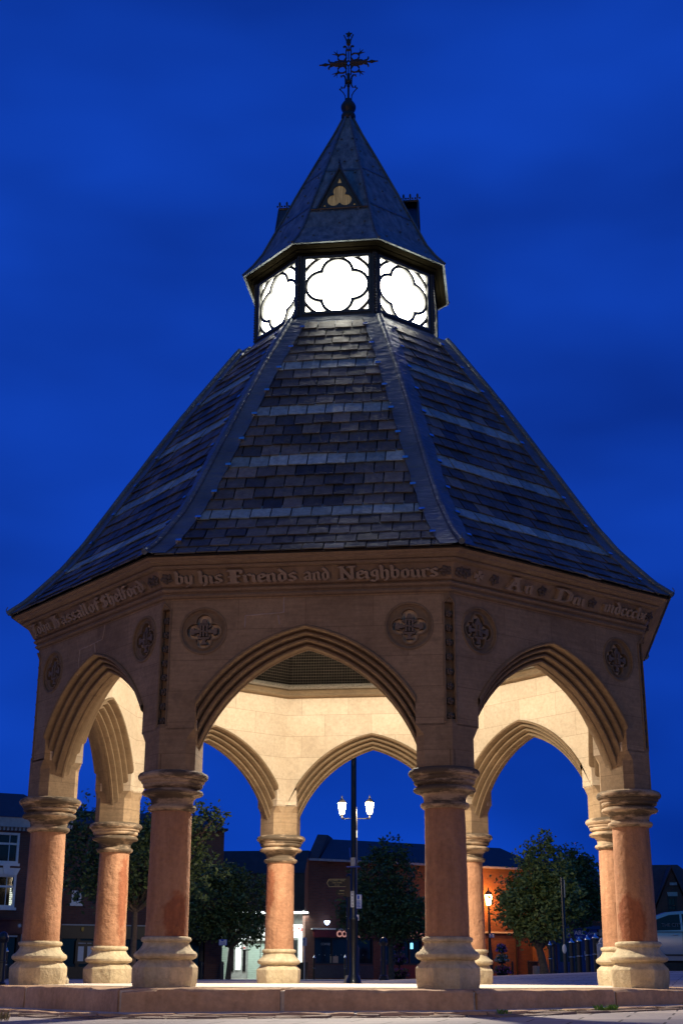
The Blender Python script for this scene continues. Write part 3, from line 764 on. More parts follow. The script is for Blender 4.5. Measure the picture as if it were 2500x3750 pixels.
def wire(a, b, r=.0022):
    a, b = Vector(a), Vector(b); d = (b-a).normalized(); u = d.cross(Vector((0, 1, 0))).normalized()*r; v = d.cross(u).normalized()*r
    mb.add([a+u, a+v, a-u, a-v, b+u, b+v, b-u, b-v], [(0, 1, 5, 4), (1, 2, 6, 5), (2, 3, 7, 6), (3, 0, 4, 7)])
for i in range(int(TN[-1]/.045)):
    r, z = npt(0, i*.045); ap = r*OCTC; hw = ap*OCTT; sag = -.006
    wire((-hw, -ap, z), (0, -ap, z+sag), .0022); wire((0, -ap, z+sag), (hw, -ap, z), .0022)
x = -1.35
while x < 1.36:
    q = [(npt(0, t)) for t in TN]
    for (r0, z0), (r1, z1) in zip(q[:-1], q[1:]):
        f = x/1.4; wire((f*r0*OCTC*OCTT, -r0*OCTC, z0), (f*r1*OCTC*OCTT, -r1*OCTC, z1), .0012)
    x += .045
nm = None
for j in range(8):
    if nm is None: o = mb.build('netting', M['net'], nb_, recalc=False); nm = o.data
    else: link('netting', nm, nb_, rz=rad(45*j))
mb = MB(); mb.octa([(3.46, 4.47), (3.42, 4.95), (2.95, 5.85), (2.2, 7.0), (1.3, 8.4)]); mb.build('roof_lining', M['timber'], cross)

# --- lantern
LR = 1.375; LA = LR*OCTC; LH = LA*OCTT
mb = MB(); mb.octa([(1.56, 8.50), (1.50, 8.56), (1.47, 8.60), (1.43, 8.66), (1.40, 8.70), (1.36, 8.71)]); mb.build('lead_apron', M['lead'], cross, smooth=30)
LZ = 9.19
fm = MB()
fm.panel([(-LH, 8.66), (LH, 8.66), (LH, 9.74), (-LH, 9.74)], [[(-.455, 8.765), (.455, 8.765), (.455, 9.635), (-.455, 9.635)]], -LA, -LA+.07, back=lambda p: (p[0]*(LA-.07)/LA if abs(p[0]) > .5 else p[0], p[1]))
fm.panel([(-.475, 8.745), (.475, 8.745), (.475, 9.655), (-.475, 9.655)], [[(-.435, 8.785), (.435, 8.785), (.435, 9.605), (-.435, 9.605)]], -LA-.018, -LA-.001)
fm.tube([(-LH+.02, -LA-.012, 8.70), (-LH+.02, -LA-.012, 9.68)], .016, 6); fm.tube([(LH-.02, -LA-.012, 8.70), (LH-.02, -LA-.012, 9.68)], .016, 6)
tm = MB(); LQ = [(.214, 0, .212), (-.214, 0, .212), (0, .206, .204), (0, -.206, .204)]
tm.panel(foil(0, LZ, LQ, 96, .034), [foil(0, LZ, LQ, 96, -.010)], -LA+.012, -LA+.05)
for sx in (-1, 1):
    for sz in (-1, 1):
        P = []
        for i in range(9):   # arc of a circle centred on the window
            ang_ = rad(26+38*i/8); P.append((sx*.515*math.cos(ang_), sz*.50*math.sin(ang_)))
        Vs = [(a, -LA+.03, LZ+b) for a, b in P]; tm.tube(Vs, .027, 6)
gm = MB(); gm.panel([(-.45, 8.77), (.45, 8.77), (.45, 9.63), (-.45, 9.63)], [], -LA+.052, -LA+.060)
lw = None
for j in range(8):
    if lw is None:
        o = fm.build('lantern_window', M['frame'], cross, smooth=40); a_ = tm.build('tracery', M['frame'], o, smooth=40); b_ = gm.build('glass', M['lantern_glass'], o)
        lw = (o.data, a_.data, b_.data)
    else:
        o = link('lantern_window', lw[0], cross, rz=rad(45*j)); link('tracery', lw[1], o); link('glass', lw[2], o)
mb = MB()
for k in range(8):
    a = rad(22.5+45*k)
    for i in range(22): mb.blob(((LR+.022)*math.cos(a), (LR+.022)*math.sin(a), 8.74+i*.043), .019, n=5, m=3)
mb.build('beaded_corners', M['frame'], cross, smooth=60)
mb = MB(); mb.octa([(1.36, 9.64), (1.40, 9.65), (1.41, 9.675), (1.395, 9.69), (1.43, 9.695), (1.465, 9.712), (1.46, 9.725), (1.50, 9.728), (1.545, 9.75), (1.545, 9.768), (1.2, 9.78)]); mb.build('lantern_cornice', M['gutter'], cross)
# --- spire
SPR = [(1.59, 9.762), (1.585, 9.778), (1.44, 9.95), (1.30, 10.16), (1.165, 10.45), (1.0, 10.80), (.82, 11.19), (.50, 11.86), (.235, 12.40), (.085, 12.74)]
mb = MB(); mb.octa(SPR); mb.octa([(1.59, 9.762), (1.2, 9.775)])
spire = mb.build('spire', M['spire'], cross)
mb = MB()
for k in range(8):
    a = rad(22.5+45*k); mb.tube([((r+.008)*math.cos(a), (r+.008)*math.sin(a), z+.006) for r, z in SPR[1:]], .019, 6)
def spr(z):
    for (r0, z0), (r1, z1) in zip(SPR[:-1], SPR[1:]):
        if z <= z1: return r0+(r1-r0)*(z-z0)/(z1-z0)
    return .08
for j in range(8):
    c, s_ = math.cos(rad(45*j)), math.sin(rad(45*j))
    for z in ((10.50, 11.40) if j % 2 == 0 else (10.62, 11.45)):   # lapped sheet joints with scalloped edge
        vs = []; r = spr(z); hw = r*OCTC*OCTT; n = 18
        for i in range(n+1):
            x = -hw+2*hw*i/n; zz = z+(.014 if i % 2 else -.006); ap = spr(zz)*OCTC
            for q in ((ap+.008, zz), (spr(z+.05)*OCTC+.006, z+.05)): vs.append((x*c+q[0]*s_, x*s_-q[0]*c, q[1]))
        mb.add(vs, [(2*i, 2*i+2, 2*i+3, 2*i+1) for i in range(n)])
    rn = random.Random(j)
    z = 9.95
    while z < 12.4:
        ap = spr(z)*OCTC; hw = ap*OCTT
        for x in ((-.62*hw, .64*hw) if int(z*10) % 2 else (.02, .8*hw)):
            x += rn.uniform(-.02, .02); mb.blob((x*c+(ap+.004)*s_, x*s_-(ap+.004)*c, z), .018, n=6, m=3)
        z += .28
mb.build('hip_rolls', M['lead'], spire, smooth=50)
# gablets with trefoil openings on the four main faces
dm = MB(); DA = 1.045; dz0, dz1, dw = 10.55, 11.19, .31
TF = [(0, .10, .092), (-.085, -.045, .09), (.085, -.045, .09), (0, 0, .09)]
cz = 10.72
dm.panel([(-dw, dz0), (dw, dz0), (0, dz1)], [foil(0, cz, TF, 60), [(-.032, 10.955), (.032, 10.955), (0, 11.04)], [(-.235, 10.58), (-.195, 10.58), (-.215, 10.615)], [(.235, 10.58), (.195, 10.58), (.215, 10.615)]], -DA, -DA+.014)
for sg in (-1, 1):
    dm.add([(0, -DA-.03, dz1+.03), (sg*(dw+.025), -DA-.03, dz0-.02), (sg*(dw+.025), -.8, dz0-.02), (0, -.70, dz1+.03),
            (0, -DA-.03, dz1+.0), (sg*(dw+.0), -DA-.03, dz0-.02), (sg*(dw), -.8, dz0-.02), (0, -.70, dz1)],
           [(0, 1, 2, 3), (4, 7, 6, 5), (0, 4, 5, 1), (1, 5, 6, 2), (0, 3, 7, 4)])
    dm.tube([(0, -DA-.02, dz1+.02), (sg*(dw+.015), -DA-.02, dz0-.01)], .016, 6)
dm.tube([(-dw-.1, -DA-.01, dz0-.012), (dw+.1, -DA-.01, dz0-.012)], .016, 6)
dm.tube([(0, -DA-.03, dz1+.035), (0, -.74, dz1+.035)], .016, 6)
for i, y in enumerate((-DA-.01, -DA+.10, -DA+.20)):
    dm.tube([(0, y, dz1+.03), (0, y, dz1+.12)], .009, 5); dm.blob((0, y, dz1+.125), .024, n=6, m=4, sq=(.6, .8, 1.8))
    for q in (-1, 1): dm.blob((0, y+q*.032, dz1+.085), .018, n=5, m=3)
dm.tube([(0, -DA, dz1+.055), (0, -DA+.2, dz1+.055)], .006, 5)
bm_ = MB(); bm_.panel([(-dw+.03, dz0+.01), (dw-.03, dz0+.01), (0, dz1-.06)], [], -DA+.016, -DA+.020)
def glow_boards():
    m, nt, N, L, b = newmat('glowing_boards')
    g = N.new('ShaderNodeTexCoord').outputs['Object']
    n1 = noise(N, L, g, 6, 4, .7, stretch=(14, 1, .5)); c = ramp(N, L, n1, .3, .7, (.05, .032, .012), (.30, .22, .11))
    L.new(c, b.inputs['Base Color']); L.new(c, b.inputs['Emission Color']); b.inputs['Emission Strength'].default_value = .55  # glow put into the boards in place of lamplight inside the spire
    return m
M['boards'] = glow_boards()
for j in (0, 2, 4, 6):
    if j == 0: o = dm.build('gablet', M['frame'], spire, smooth=40); b_ = bm_.build('glow_boards', M['boards'], o); dd = (o.data, b_.data)
    else: o = link('gablet', dd[0], spire, rz=rad(45*j)); link('glow_boards', dd[1], o)
# --- finial with wrought iron cross
mb = MB()
mb.lathe([(.10, 12.70), (.085, 12.74), (.10, 12.755), (.112, 12.78), (.112, 12.82), (.10, 12.85), (.075, 12.87), (.08, 12.89), (.108, 12.93), (.118, 12.975), (.112, 13.01), (.085, 13.06), (.06, 13.085), (.058, 13.12), (.02, 13.125)], 20)
fin = mb.build('finial', M['iron'], cross, smooth=50)
mb = MB(); KX, KZ = .000974, .00115
def fp(X, Y): return ((X-785)*KX, 0, 13.108+(1290-Y)*KZ)
def sc_(pts, r, n=6, both=True, taper=False):
    for mir in ((1, -1) if both else (1,)):
        P = [(p[0]*mir, p[1], p[2]) for p in (fp(*q) for q in pts)]
        mb.tube(P, [r*(1-.75*i/(len(P)-1)) for i in range(len(P))] if taper else r, n)
K_ = .001
sc_([(785, 1290), (785, 1040)], .018, both=False); sc_([(785, 1070), (785, 860)], .028, both=False); sc_([(785, 870), (785, 740)], .010, both=False); sc_([(785, 625), (785, 200)], .010, both=False)
mb.blob(fp(785, 990), .052, n=8, m=6, sq=(1, 1, .9))
sc_([(745, 880), (745, 460)], .010); sc_([(745, 470), (825, 470)], .018, both=False)
sc_([(742, 685), (785, 640)], .012); sc_([(742, 685), (785, 735)], .012)
sc_([(750, 685), (480, 685)], .036); sc_([(700, 660), (640, 650), (560, 655)], .02); sc_([(700, 712), (640, 718), (560, 712)], .02)
sc_([(500, 685), (440, 685), (410, 685), (380, 685), (305, 686)], .012)
for mir in (-1, 1):
    P = [fp(785+mir*(d), 685) for d in (320, 352, 378, 400, 440, 480)]; mb.tube(P, [.012, .02, .03, .022, .012, .003], 8)
for sgn, cy in ((-1, 685), (1, 685)):
    sc_([(520, cy+sgn*30), (480, cy+sgn*35), (463, cy+sgn*55), (462, cy+sgn*80)], .014)
    sc_([(750, cy+sgn*60), (700, cy+sgn*40), (640, cy+sgn*50), (615, cy+sgn*80), (612, cy+sgn*120), (640, cy+sgn*150), (700, cy+sgn*155), (745, cy+sgn*130), (748, cy+sgn*90), (720, cy+sgn*55)], .015)
    for (ex, ey) in ((515, 165), (545, 208), (600, 225)):
        sc_([(630, cy+sgn*140), (590, cy+sgn*(150+ (ey-165)*.3)), (ex, cy+sgn*ey)], .018, taper=True)
sc_([(740, 950), (728, 905), (700, 880), (670, 885), (668, 908)], .015); sc_([(735, 950), (738, 1040), (715, 1085), (680, 1085), (670, 1062)], .013)
sc_([(680, 1085), (645, 1103), (700, 1160), (730, 1210), (740, 1290)], .008)
mb.blob(fp(649, 1103), .016); mb.blob(fp(921, 1103), .016)
sc_([(755, 450), (745, 415), (725, 398), (708, 412)], .013); mb.blob(fp(712, 412), .02); mb.blob(fp(858, 412), .02)
P = fp(790, 345); mb.lathe([(.035, -.04), (.042, .04), (.03, .05)], 10, c=(0, 0), z0=P[2])
sc_([(755, 320), (735, 270), (708, 215)], .010); sc_([(760, 300), (770, 330)], .012)
st = [];
for i in range(10):
    t = math.pi/2+2*math.pi*i/10; r = .055 if i % 2 == 0 else .026; q = fp(790, 208); st.append((q[0]+r*math.cos(t), q[2]+r*math.sin(t)))
mb.panel(st, [], -.012, .012)
mb.build('iron_cross', M['iron'], fin, smooth=50)
mb = MB(); mb.octa([(.14, 12.60), (.10, 12.72)]); mb.build('lead_cap', M['lead'], fin)
# ------------------------------------------------------------------ SURROUNDINGS
# px() turns a measured direction of sight into a point on a vertical plane; everything stands at its own distance
def ray(px, py): return FW+RT*((px-1250)/FPX)-UP*((py-1875)/FPX)
def onY(px, py, Y):
    d = ray(px, py); t = (Y-CAM.y)/d.y; return CAM+d*t
def gpos(px, Y):
    p = onY(px, 3571, Y); return Vector((p.x, Y, zf(p.x, Y)))
class Fac:
    """frame of a vertical facade: u runs along it, z up from its foot, the viewer's side is -y"""
    def __init__(s, px1, Y1, px2, Y2):
        a, b = gpos(px1, Y1), gpos(px2, Y2); s.o = Vector((a.x, a.y, min(a.z, b.z))); d = b-a; d.z = 0; s.len = d.length; s.u = d.normalized(); s.n = Vector((s.u.y, -s.u.x, 0)); s.rz = math.atan2(s.u.y, s.u.x)
    def p(s, px, py, dep=0):
        d = ray(px, py); t = ((s.o-s.n*dep-CAM) @ s.n if False else (s.o-s.n*dep-CAM).dot(s.n))/d.dot(s.n); q = CAM+d*t-s.o; return q.dot(s.u), q.z
    def rect(s, x0, y0, x1, y1, dep=0):
        a = s.p(x0, y1, dep); b = s.p(x1, y0, dep); return a[0], b[0], a[1], b[1]
def rpoly(r): return [(r[0], r[2]), (r[1], r[2]), (r[1], r[3]), (r[0], r[3])]

M['brickR'] = brick('red_brick', (.11, .04, .03), (.16, .06, .04), (.10, .075, .065))
M['brickD'] = brick('dark_brick', (.12, .05, .04), (.17, .07, .05), (.11, .085, .075))
M['roofD'] = simple('dark_slate_roof', (.035, .038, .042), .7, scale=3, bmp=.3)
M['roofT'] = simple('clay_tile_roof', (.10, .05, .045), .8, scale=4, bmp=.4)
M['cream'] = simple('cream_render', (.45, .43, .40), .7, var=.12)
M['maroon'] = simple('maroon_fascia', (.10, .012, .014), .45)
M['blackfront'] = simple('black_shopfront', (.014, .015, .018), .4)
M['bluefront'] = simple('blue_shopfront', (.012, .035, .16), .4)
M['bluef2'] = simple('bright_blue_fascia', (.012, .03, .30), .4)
M['goldt'] = simple('gold_lettering', (.85, .60, .20), .5, var=.1, bmp=0)
M['signblue'] = simple('blue_sign', (.02, .08, .45), .4, var=.05, bmp=0)
M['signred'] = simple('red_sign', (.55, .03, .02), .4, var=.05, bmp=0)
M['ltext'] = simple('pale_letters', (.6, .62, .65), .5, var=.05, bmp=0)
M['pinktext'] = emit('lit_sign_letters', (.75, .36, .27), .45)
M['dtext'] = simple('dark_letters', (.02, .02, .06), .5, var=.05, bmp=0)
M['shutter'] = simple('pale_roller_shutter', (.34, .42, .36), .5, var=.1)
M['yellow'] = simple('yellow_board', (.5, .30, .04), .5)
M['concrete'] = stone('pale_concrete', (.36, .28, .20), (.46, .37, .27), grain=.4)
M['strip'] = emit('fluorescent_tube', (.85, 1, .93), 7)
M['shoplight'] = emit('lit_shop_interior', (.85, 1, .92), .85)
M['screen'] = emit('cold_light_panel', (.25, .75, 1), 1.6)
M['litblind'] = emit('lit_window_blind', (.95, 1, .75), .95)
M['lampwarm'] = emit('warm_lamp_glass', (1, .80, .52), 18)
M['lamporange'] = emit('orange_lamp_glass', (1, .50, .16), 16)
M['lampcold'] = emit('cold_lamp_glass', (.55, .7, 1), 5)
M['alley'] = simple('pale_tiles', (.30, .30, .29), .5)
def leafm(name, a, b):
    m, nt, N, L, bs = newmat(name)
    ge = N.new('ShaderNodeNewGeometry'); r = ramp(N, L, ge.outputs['Random Per Island'], 0, 1, a, b)
    L.new(r, bs.inputs['Base Color']); bs.inputs['Roughness'].default_value = .6
    return m
M['leaf'] = leafm('tree_leaves', (.035, .065, .02), (.125, .18, .045))
M['leaf2'] = leafm('light_tree_leaves', (.09, .14, .03), (.26, .32, .08))
M['bark'] = simple('tree_bark', (.13, .09, .06), .9, scale=12, var=.4, bmp=.8)
M['petalP'] = leafm('purple_petals', (.22, .06, .42), (.45, .25, .75)); M['petalM'] = leafm('magenta_petals', (.45, .05, .25), (.6, .2, .45)); M['petalW'] = leafm('white_petals', (.6, .55, .5), (.75, .7, .7))

def facade(name, label, cat, F, wall, top, wmat, holes=(), depth=8, group=None, skew=0):
    t = tag(empty(name, F.o, F.rz), label, cat, group)
    m = MB(); m.panel(wall, [rpoly(h) for h in holes], 0, .28)
    x0 = min(p[0] for p in wall); x1 = max(p[0] for p in wall)
    m.hexa([(a, b, c) for c in (-.8, top) for a, b in ((x0+.002+skew*.29, .29), (x1-.002, .29), (x1-.002, depth), (x0+.002+skew*depth, depth))]); m.build('wall', wmat, t)
    return t
def sash(t, F, px0, py0, px1, py1, mat, cols=3, split=.36, lit=None, sill=True):
    r = F.rect(px0, py0, px1, py1); u0, u1, z0, z1 = r; m = MB(); b = .09
    fr = MB(); fr.panel(rpoly(r), [[(u0+b, z0+b), (u1-b, z0+b), (u1-b, z1-b), (u0+b, z1-b)]], .0-.02, .12)
    zs = z1-(z1-z0)*split; fr.box(u0+b, u1-b, .04, .12, zs-.04, zs+.04)
    for i in range(1, cols):
        k = (.27, .73)[i-1] if cols == 3 else .5
        x = u0+(u1-u0)*k; fr.box(x-.014, x+.014, .06, .11, z0+b, z1-b)
    if sill: fr.box(u0-.06, u1+.06, -.10, .10, z0-.10, z0+.001)
    o = fr.build('window', mat, t)
    gl = MB(); gl.box(u0+b, u1-b, .10, .105, z0+b, z1-b); gl.build('glass', M['glassd'], o)
    return o, r

# --- Georgian corner building, far left
F = Fac(-300, 34, 214, 37)
W0, W1 = (-62, 3051, 75, 3158), (-70, 3204, 62, 3321)
rects = [F.rect(*W0), F.rect(*W1)]
eave = F.p(100, 3028)[1]; sfz = F.p(60, 3368)[1]; x1 = F.len
sf = F.rect(-120, 3425, 66, 3598); sf = (sf[0], sf[1], -.3, sf[3])
t = facade('georgian_building', 'brick building at the left edge with white sash windows and dark slate roof', 'building', F,
           [(0, -.6), (x1, -.6), (x1, eave), (0, eave)], eave, M['brickD'], rects+[sf])
o, r = sash(t, F, *W0, M['white']); o, r = sash(t, F, *W1, M['white'])
q = F.rect(33, 3250, 49, 3316, .1)
m = MB()
for i in range(9):
    z = q[2]+(q[3]-q[2])*i/9; a = .9 if i < 6 else .45
    m.box(q[0], q[0]+(q[1]-q[0])*(a if i % 3 else .7), .088, .095, z, z+(q[3]-q[2])/13)
m.build('lit_blind', M['litblind'], o)
m = MB(); a = F.rect(-80, 3180, 70, 3201); b = F.rect(-70, 3190, 62, 3201)
m.panel([(b[0], a[2]), (b[1], a[2]), (a[1]+.05, a[3]), (a[0], a[3])], [], -.07, -.002)
k0 = F.rect(8, 3171, 36, 3201); m.panel([(k0[0]+.05, k0[2]), (k0[1]-.05, k0[2]), (k0[1], k0[3]), (k0[0], k0[3])], [], -.12, -.071); m.build('window_lintel', M['white'], t)
m = MB(); z0 = F.p(60, 3031)[1]; z1 = F.p(60, 2996)[1]; m.box(-.1, x1+.1, -.30, -.002, z0, z1)
for i in range(int(x1/.16)): m.box(i*.16, i*.16+.09, -.20, -.002, z0-.13, z0-.001)
m.build('eaves_band', M['cream'], t)
m = MB(); zr = F.p(60, 2907, 3)[1]; m.hexa([(-.2, -.35, z1+.002), (x1+.2, -.35, z1+.002), (x1+.2, 8, z1+.002), (-.2, 8, z1+.002), (-.2, 3, zr), (x1-1.2, 3, zr), (x1-1.2, 5, zr), (-.2, 5, zr)]); m.build('roof', M['roofD'], t)
m = MB(); a = F.rect(-120, 3372, 150, 3418); m.box(a[0], x1-.05, -.10, -.002, a[2], a[3]); m.box(a[0], x1-.05, -.22, -.002, a[3]+.002, a[3]+.06); fo = m.build('fascia', M['maroon'], t)
m = MB(); c_ = F.p(70, 3390); st = []
for i in range(24):
    tt = 2*math.pi*i/24; rr_ = .10 if i % 2 else .04; st.append((c_[0]+rr_*math.cos(tt), c_[1]+rr_*math.sin(tt)))
m.panel(st, [], -.13, -.102); m.build('star_emblem', M['signblue'] if False else M['ltext'], fo)
m = MB(); a = F.rect(-120, 3421, 66, 3429); m.box(a[0], a[1], .02, .06, a[2], a[3]); m.build('light_strip', M['ltext'], t)
m = MB(); a = F.rect(67, 3421, 78, 3598); m.box(a[0], a[1], -.08, -.002, -.4, a[3]); m.build('pilaster', M['cream'], t)
m = MB(); m.box(sf[0], sf[1], .2, .22, -.3, sf[3]-.1); m.build('shop_window', M['glassd'], t)

# --- brick row with black shopfronts behind the left trees
F = Fac(214, 37.2, 806, 40)
x1 = F.len; top = F.p(500, 3033)[1]
wins = [(262, 3262, 300, 3308), (632, 3226, 724, 3312), (420, 3226, 470, 3312)]
rects = [F.rect(*w_) for w_ in wins]
t = facade('brick_shop_row', 'long dark brick row with black shopfronts behind the left trees', 'building', F, [(0, F.p(500, 3388)[1]), (x1, F.p(500, 3388)[1]), (x1, top), (0, top)], top, M['brickD'], rects)
for w_ in wins[1:]: sash(t, F, *w_, M['white'], cols=2)
sash(t, F, *wins[0], M['white'], cols=2)
m = MB(); m.box(-.0, x1+.1, -.25, 8, top+.002, top+.10); m.hexa([(0, 0, top+.102), (x1, 0, top+.102), (x1, 8, top+.102), (0, 8, top+.102), (0, 2.5, top+.9), (x1, 2.5, top+.9), (x1, 5, top+.9), (0, 5, top+.9)]); m.build('roof', M['roofD'], t)
fz = F.p(500, 3388)[1]; m = MB(); m.box(0, x1, -.10, .27, fz-.05, fz-.002); m.build('fascia_moulding', M['cream'], t)
m = MB(); m.box(0, x1, -.04, .27, fz-.55, fz-.052); fo = m.build('fascia', M['blackfront'], t)
a = F.p(716, 3411); sign_text('shop_name', 'iveL', .17, M['ltext'], fo, a[0], -.05, a[1])
m = MB(); zt = fz-.56
m.box(0, x1-.7, .05, .26, -.6, .45)
for i in range(9): xx = i*(x1-.8)/8; m.box(xx-.06, xx+.06, .0, .26, .452, zt)
m.build('shopfront', M['blackfront'], t)
m = MB(); m.box(.0, x1-.7, .16, .17, .452, zt); m.build('shop_window', M['glassd'], t)
m = MB(); m.box(x1-.68, x1, -.02, .27, -.6, zt); m.build('brick_pier', M['brickD'], t)
a = F.rect(283, 3466, 307, 3520); b = F.rect(317, 3466, 345, 3520)
nbd = MB(); nbd.box(a[0]-.1, b[1]+.1, -.10, -.041, a[2]-.1, a[3]+.22); nbo = nbd.build('notice_board', M['blackfront'], t)
for q in (a, b):
    m = MB(); m.box(q[0], q[1], -.108, -.102, q[2], q[3]); m.build('poster', M['ltext'], nbo)
a = F.p(286, 3458)
for i, wd in enumerate((.30, .17, .26)):
    m = MB(); m.box(a[0]+.36*i, a[0]+.36*i+wd, -.106, -.102, a[1]+.02, a[1]+.06); m.build('worn_heading', M['grey'], nbo)
a = F.rect(297, 3396, 307, 3412); m = MB(); m.panel([(a[0], a[2]+.05), ((a[0]+a[1])/2, a[2]), (a[1], a[2]+.05), (a[1], a[3]), (a[0], a[3])], [], -.14, -.041); m.build('alarm_box', M['yellow'], t)

# --- lit arcade between the brick row and the coffee shop
F = Fac(790, 44.5, 1128, 44.5)
x1 = F.len; zc = F.p(950, 3333)[1]; zt = F.p(950, 3157)[1]
DEP = 3.2
t = tag(empty('shopping_arcade', F.o, F.rz), 'dark clad upper block over a brightly lit arcade of shuttered shops', 'building')
m = MB(); m.box(-.6, x1-.2, 0, 10, zc, zt-.5); m.hexa([(-.6, -.05, zt-.498), (x1-.2, -.05, zt-.498), (x1-.2, 10, zt-.498), (-.6, 10, zt-.498), (-.6, 1.2, zt+.6), (x1-.2, 1.2, zt+.6), (x1-.2, 8, zt+.6), (-.6, 8, zt+.6)]); m.build('upper_wall', M['roofD'], t)
m = MB(); m.box(-.5, x1-.3, .05, DEP-.2, zc-.06, zc-.002); so = m.build('soffit', M['white'], t)
m = MB()
for i in range(3): m.box(.3+i*1.35, 1.35+i*1.35, .25, .42, zc-.13, zc-.062)
m.build('light_tube', M['strip'], so)
m = MB(); m.box(-.6, x1+.2, DEP, DEP+.3, -.4, zc); m.build('back_wall', M['alley'], t)
def at(px, py): return F.p(px, py, DEP)
def R2(x0, y0, x1_, y1): return F.rect(x0, y0, x1_, y1, DEP)
m = MB(); q = R2(785, 3462, 801, 3559); m.box(q[0], q[1], DEP-.3, DEP-.002, -.3, q[3]); m.build('brick_pier', M['brickR'], t)
m = MB(); q = R2(884, 3400, 980, 3444); m.box(q[0], q[1], DEP-.35, DEP-.002, q[2], q[3]); m.build('shop_fascia', M['white'], t)
for (a, b, c, d) in ((812, 3452, 833, 3558), (908, 3446, 953, 3558), (956, 3446, 985, 3558)):
    q = R2(a, b, c, d); m = MB(); z = -.1
    while z < q[3]-.05: m.hexa([(q[0], DEP-.09, z), (q[1], DEP-.09, z), (q[1], DEP-.003, z), (q[0], DEP-.003, z), (q[0], DEP-.05, z+.075), (q[1], DEP-.05, z+.075), (q[1], DEP-.003, z+.075), (q[0], DEP-.003, z+.075)]); z += .08
    m.box(q[0], q[1], DEP-.14, DEP-.003, z, z+.16); m.build('roller_shutter', M['shutter'], t)
for (a, b, c, d) in ((845, 3450, 858, 3558), (889, 3440, 902, 3558), (800, 3435, 832, 3462)):
    q = R2(a, b, c, d); m = MB(); m.box(q[0], q[1], DEP-.06, DEP-.003, max(q[2], -.1), q[3]); m.build('dark_door', M['glassd'], t)
for (a, b, c, d) in ((862, 3450, 884, 3552), (1092, 3434, 1110, 3528)):
    q = R2(a, b, c, d); m = MB(); m.box(q[0], q[1], DEP-.07, DEP-.004, q[2], q[3]); m.build('lit_window', M['shoplight'], t)
q = R2(1072, 3442, 1088, 3560); m = MB(); m.box(q[0], q[1], DEP-.1, DEP-.004, -.1, q[3]); m.build('dark_door', M['blackfront'], t)
q = F.rect(1062, 3386, 1112, 3434, DEP-1.2); m = MB(); m.box(q[0], q[1], DEP-1.2, DEP-1.0, q[2], q[3]); sg = m.build('projecting_fascia', M['shoplight'], t)
me_ = sign_text('shop_name', 'COSTA', .30, M['signred'], sg, q[1]-.36, DEP-1.212, (q[2]+q[3])/2+.04, sx=.7, bold=.008)
q = F.rect(878, 3414, 915, 3436, .6); m = MB(); m.box(q[0], q[1], .6, .63, q[2], q[3]); bs = m.build('cyclists_sign', M['signblue'], t)
sign_text('wording', 'CYCLISTS', .13, M['white'], bs, (q[0]+q[1])/2, .592, q[2]*.35+q[3]*.65, bold=.003, sx=.8); sign_text('wording', 'DISMOUNT', .13, M['white'], bs, (q[0]+q[1])/2, .592, q[2]*.78+q[3]*.22, bold=.003, sx=.75)
q = F.rect(922, 3405, 940, 3432, .7); m = MB(); m.box(q[0], q[1], .7, .73, q[2], q[2]*.5+q[3]*.5-.003); rs = m.build('notice_sign', M['signred'], t)
m = MB(); m.box(q[0]-.05, q[1], .71, .74, q[2]*.5+q[3]*.5, q[3]); m.build('upper_plate', M['signred'], rs)
m = MB()
for i in range(2): m.box(q[0]+.03, q[1]-.03, .692, .699, q[2]+.04+i*.05, q[2]+.06+i*.05)
m.build('lettering', M['white'], rs)
q = R2(891, 3459, 901, 3477); m = MB(); m.box(q[0], q[1], DEP-.08, DEP-.065, q[2], q[3]); rs = m.build('door_notice', M['white'], t)
m = MB(); m.box(q[0]+.02, q[1]-.02, DEP-.088, DEP-.082, q[2]+.03, (q[2]+q[3])/2); m.build('red_band', M['signred'], rs)
l = lamp('light_arcade', 'AREA', F.o+Vector((x1*.48, 1.2, zc-.2)), 250, (.86, 1, .93), 4.0, size_y=1.6)
q = F.p(1112, 3528); bx = tag(empty('planter_box', F.o+Vector((F.p(1108, 3560)[0], -.6, 0)), 0), 'dark square planter at the right end of the lit arcade', 'planter')
m = MB(); m.hexa([(-.26, -.26, -.1), (.26, -.26, -.1), (.26, .26, -.1), (-.26, .26, -.1), (-.3, -.3, .66), (.3, -.3, .66), (.3, .3, .66), (-.3, .3, .66)]); m.build('tub', M['blackfront'], bx)
m = MB(); m.box(-.32, .32, -.32, .32, .662, .70); m.build('rim', M['blackfront'], bx)

# --- coffee shop: long brick range
F = Fac(1115, 45.5, 2012, 53); SK = math.tan(F.rz)
x1 = F.len; zE0 = F.p(1150, 3159)[1]; zE1 = F.p(1990, 3179)[1]; zE = (zE0+zE1)/2
zF = (F.p(1200, 3404)[1]+F.p(1900, 3414)[1])/2
uw = lambda px: F.p(px, 3500)[0]
s1 = (uw(1150), uw(1366), F.p(1200, 3532)[1], F.p(1200, 3434)[1]); s2 = (uw(1397), uw(1545), s1[2], s1[3])
t = facade('coffee_shop_building', 'long red brick building with slate roof and maroon coffee shop fascia', 'building', F, [(0, -.5), (x1, -.5), (x1, zE), (0, zE)], zE, M['brickR'], [s1, s2], depth=9, skew=SK)
m = MB(); zr = F.p(1300, 3078, 4)[1]; m.hexa([(.55, -.3, zE+.002), (x1, -.3, zE+.002), (x1, 9, zE+.002), (.55+9*SK, 9, zE+.002), (.55+4*SK, 4, zr), (x1, 4, zr), (x1, 4.6, zr), (.55+4.6*SK, 4.6, zr)]); m.build('roof', M['roofD'], t)
m = MB(); m.box(0, x1, -.36, -.301, zE-.05, zE+.05); m.build('gutter', M['grey'], t)
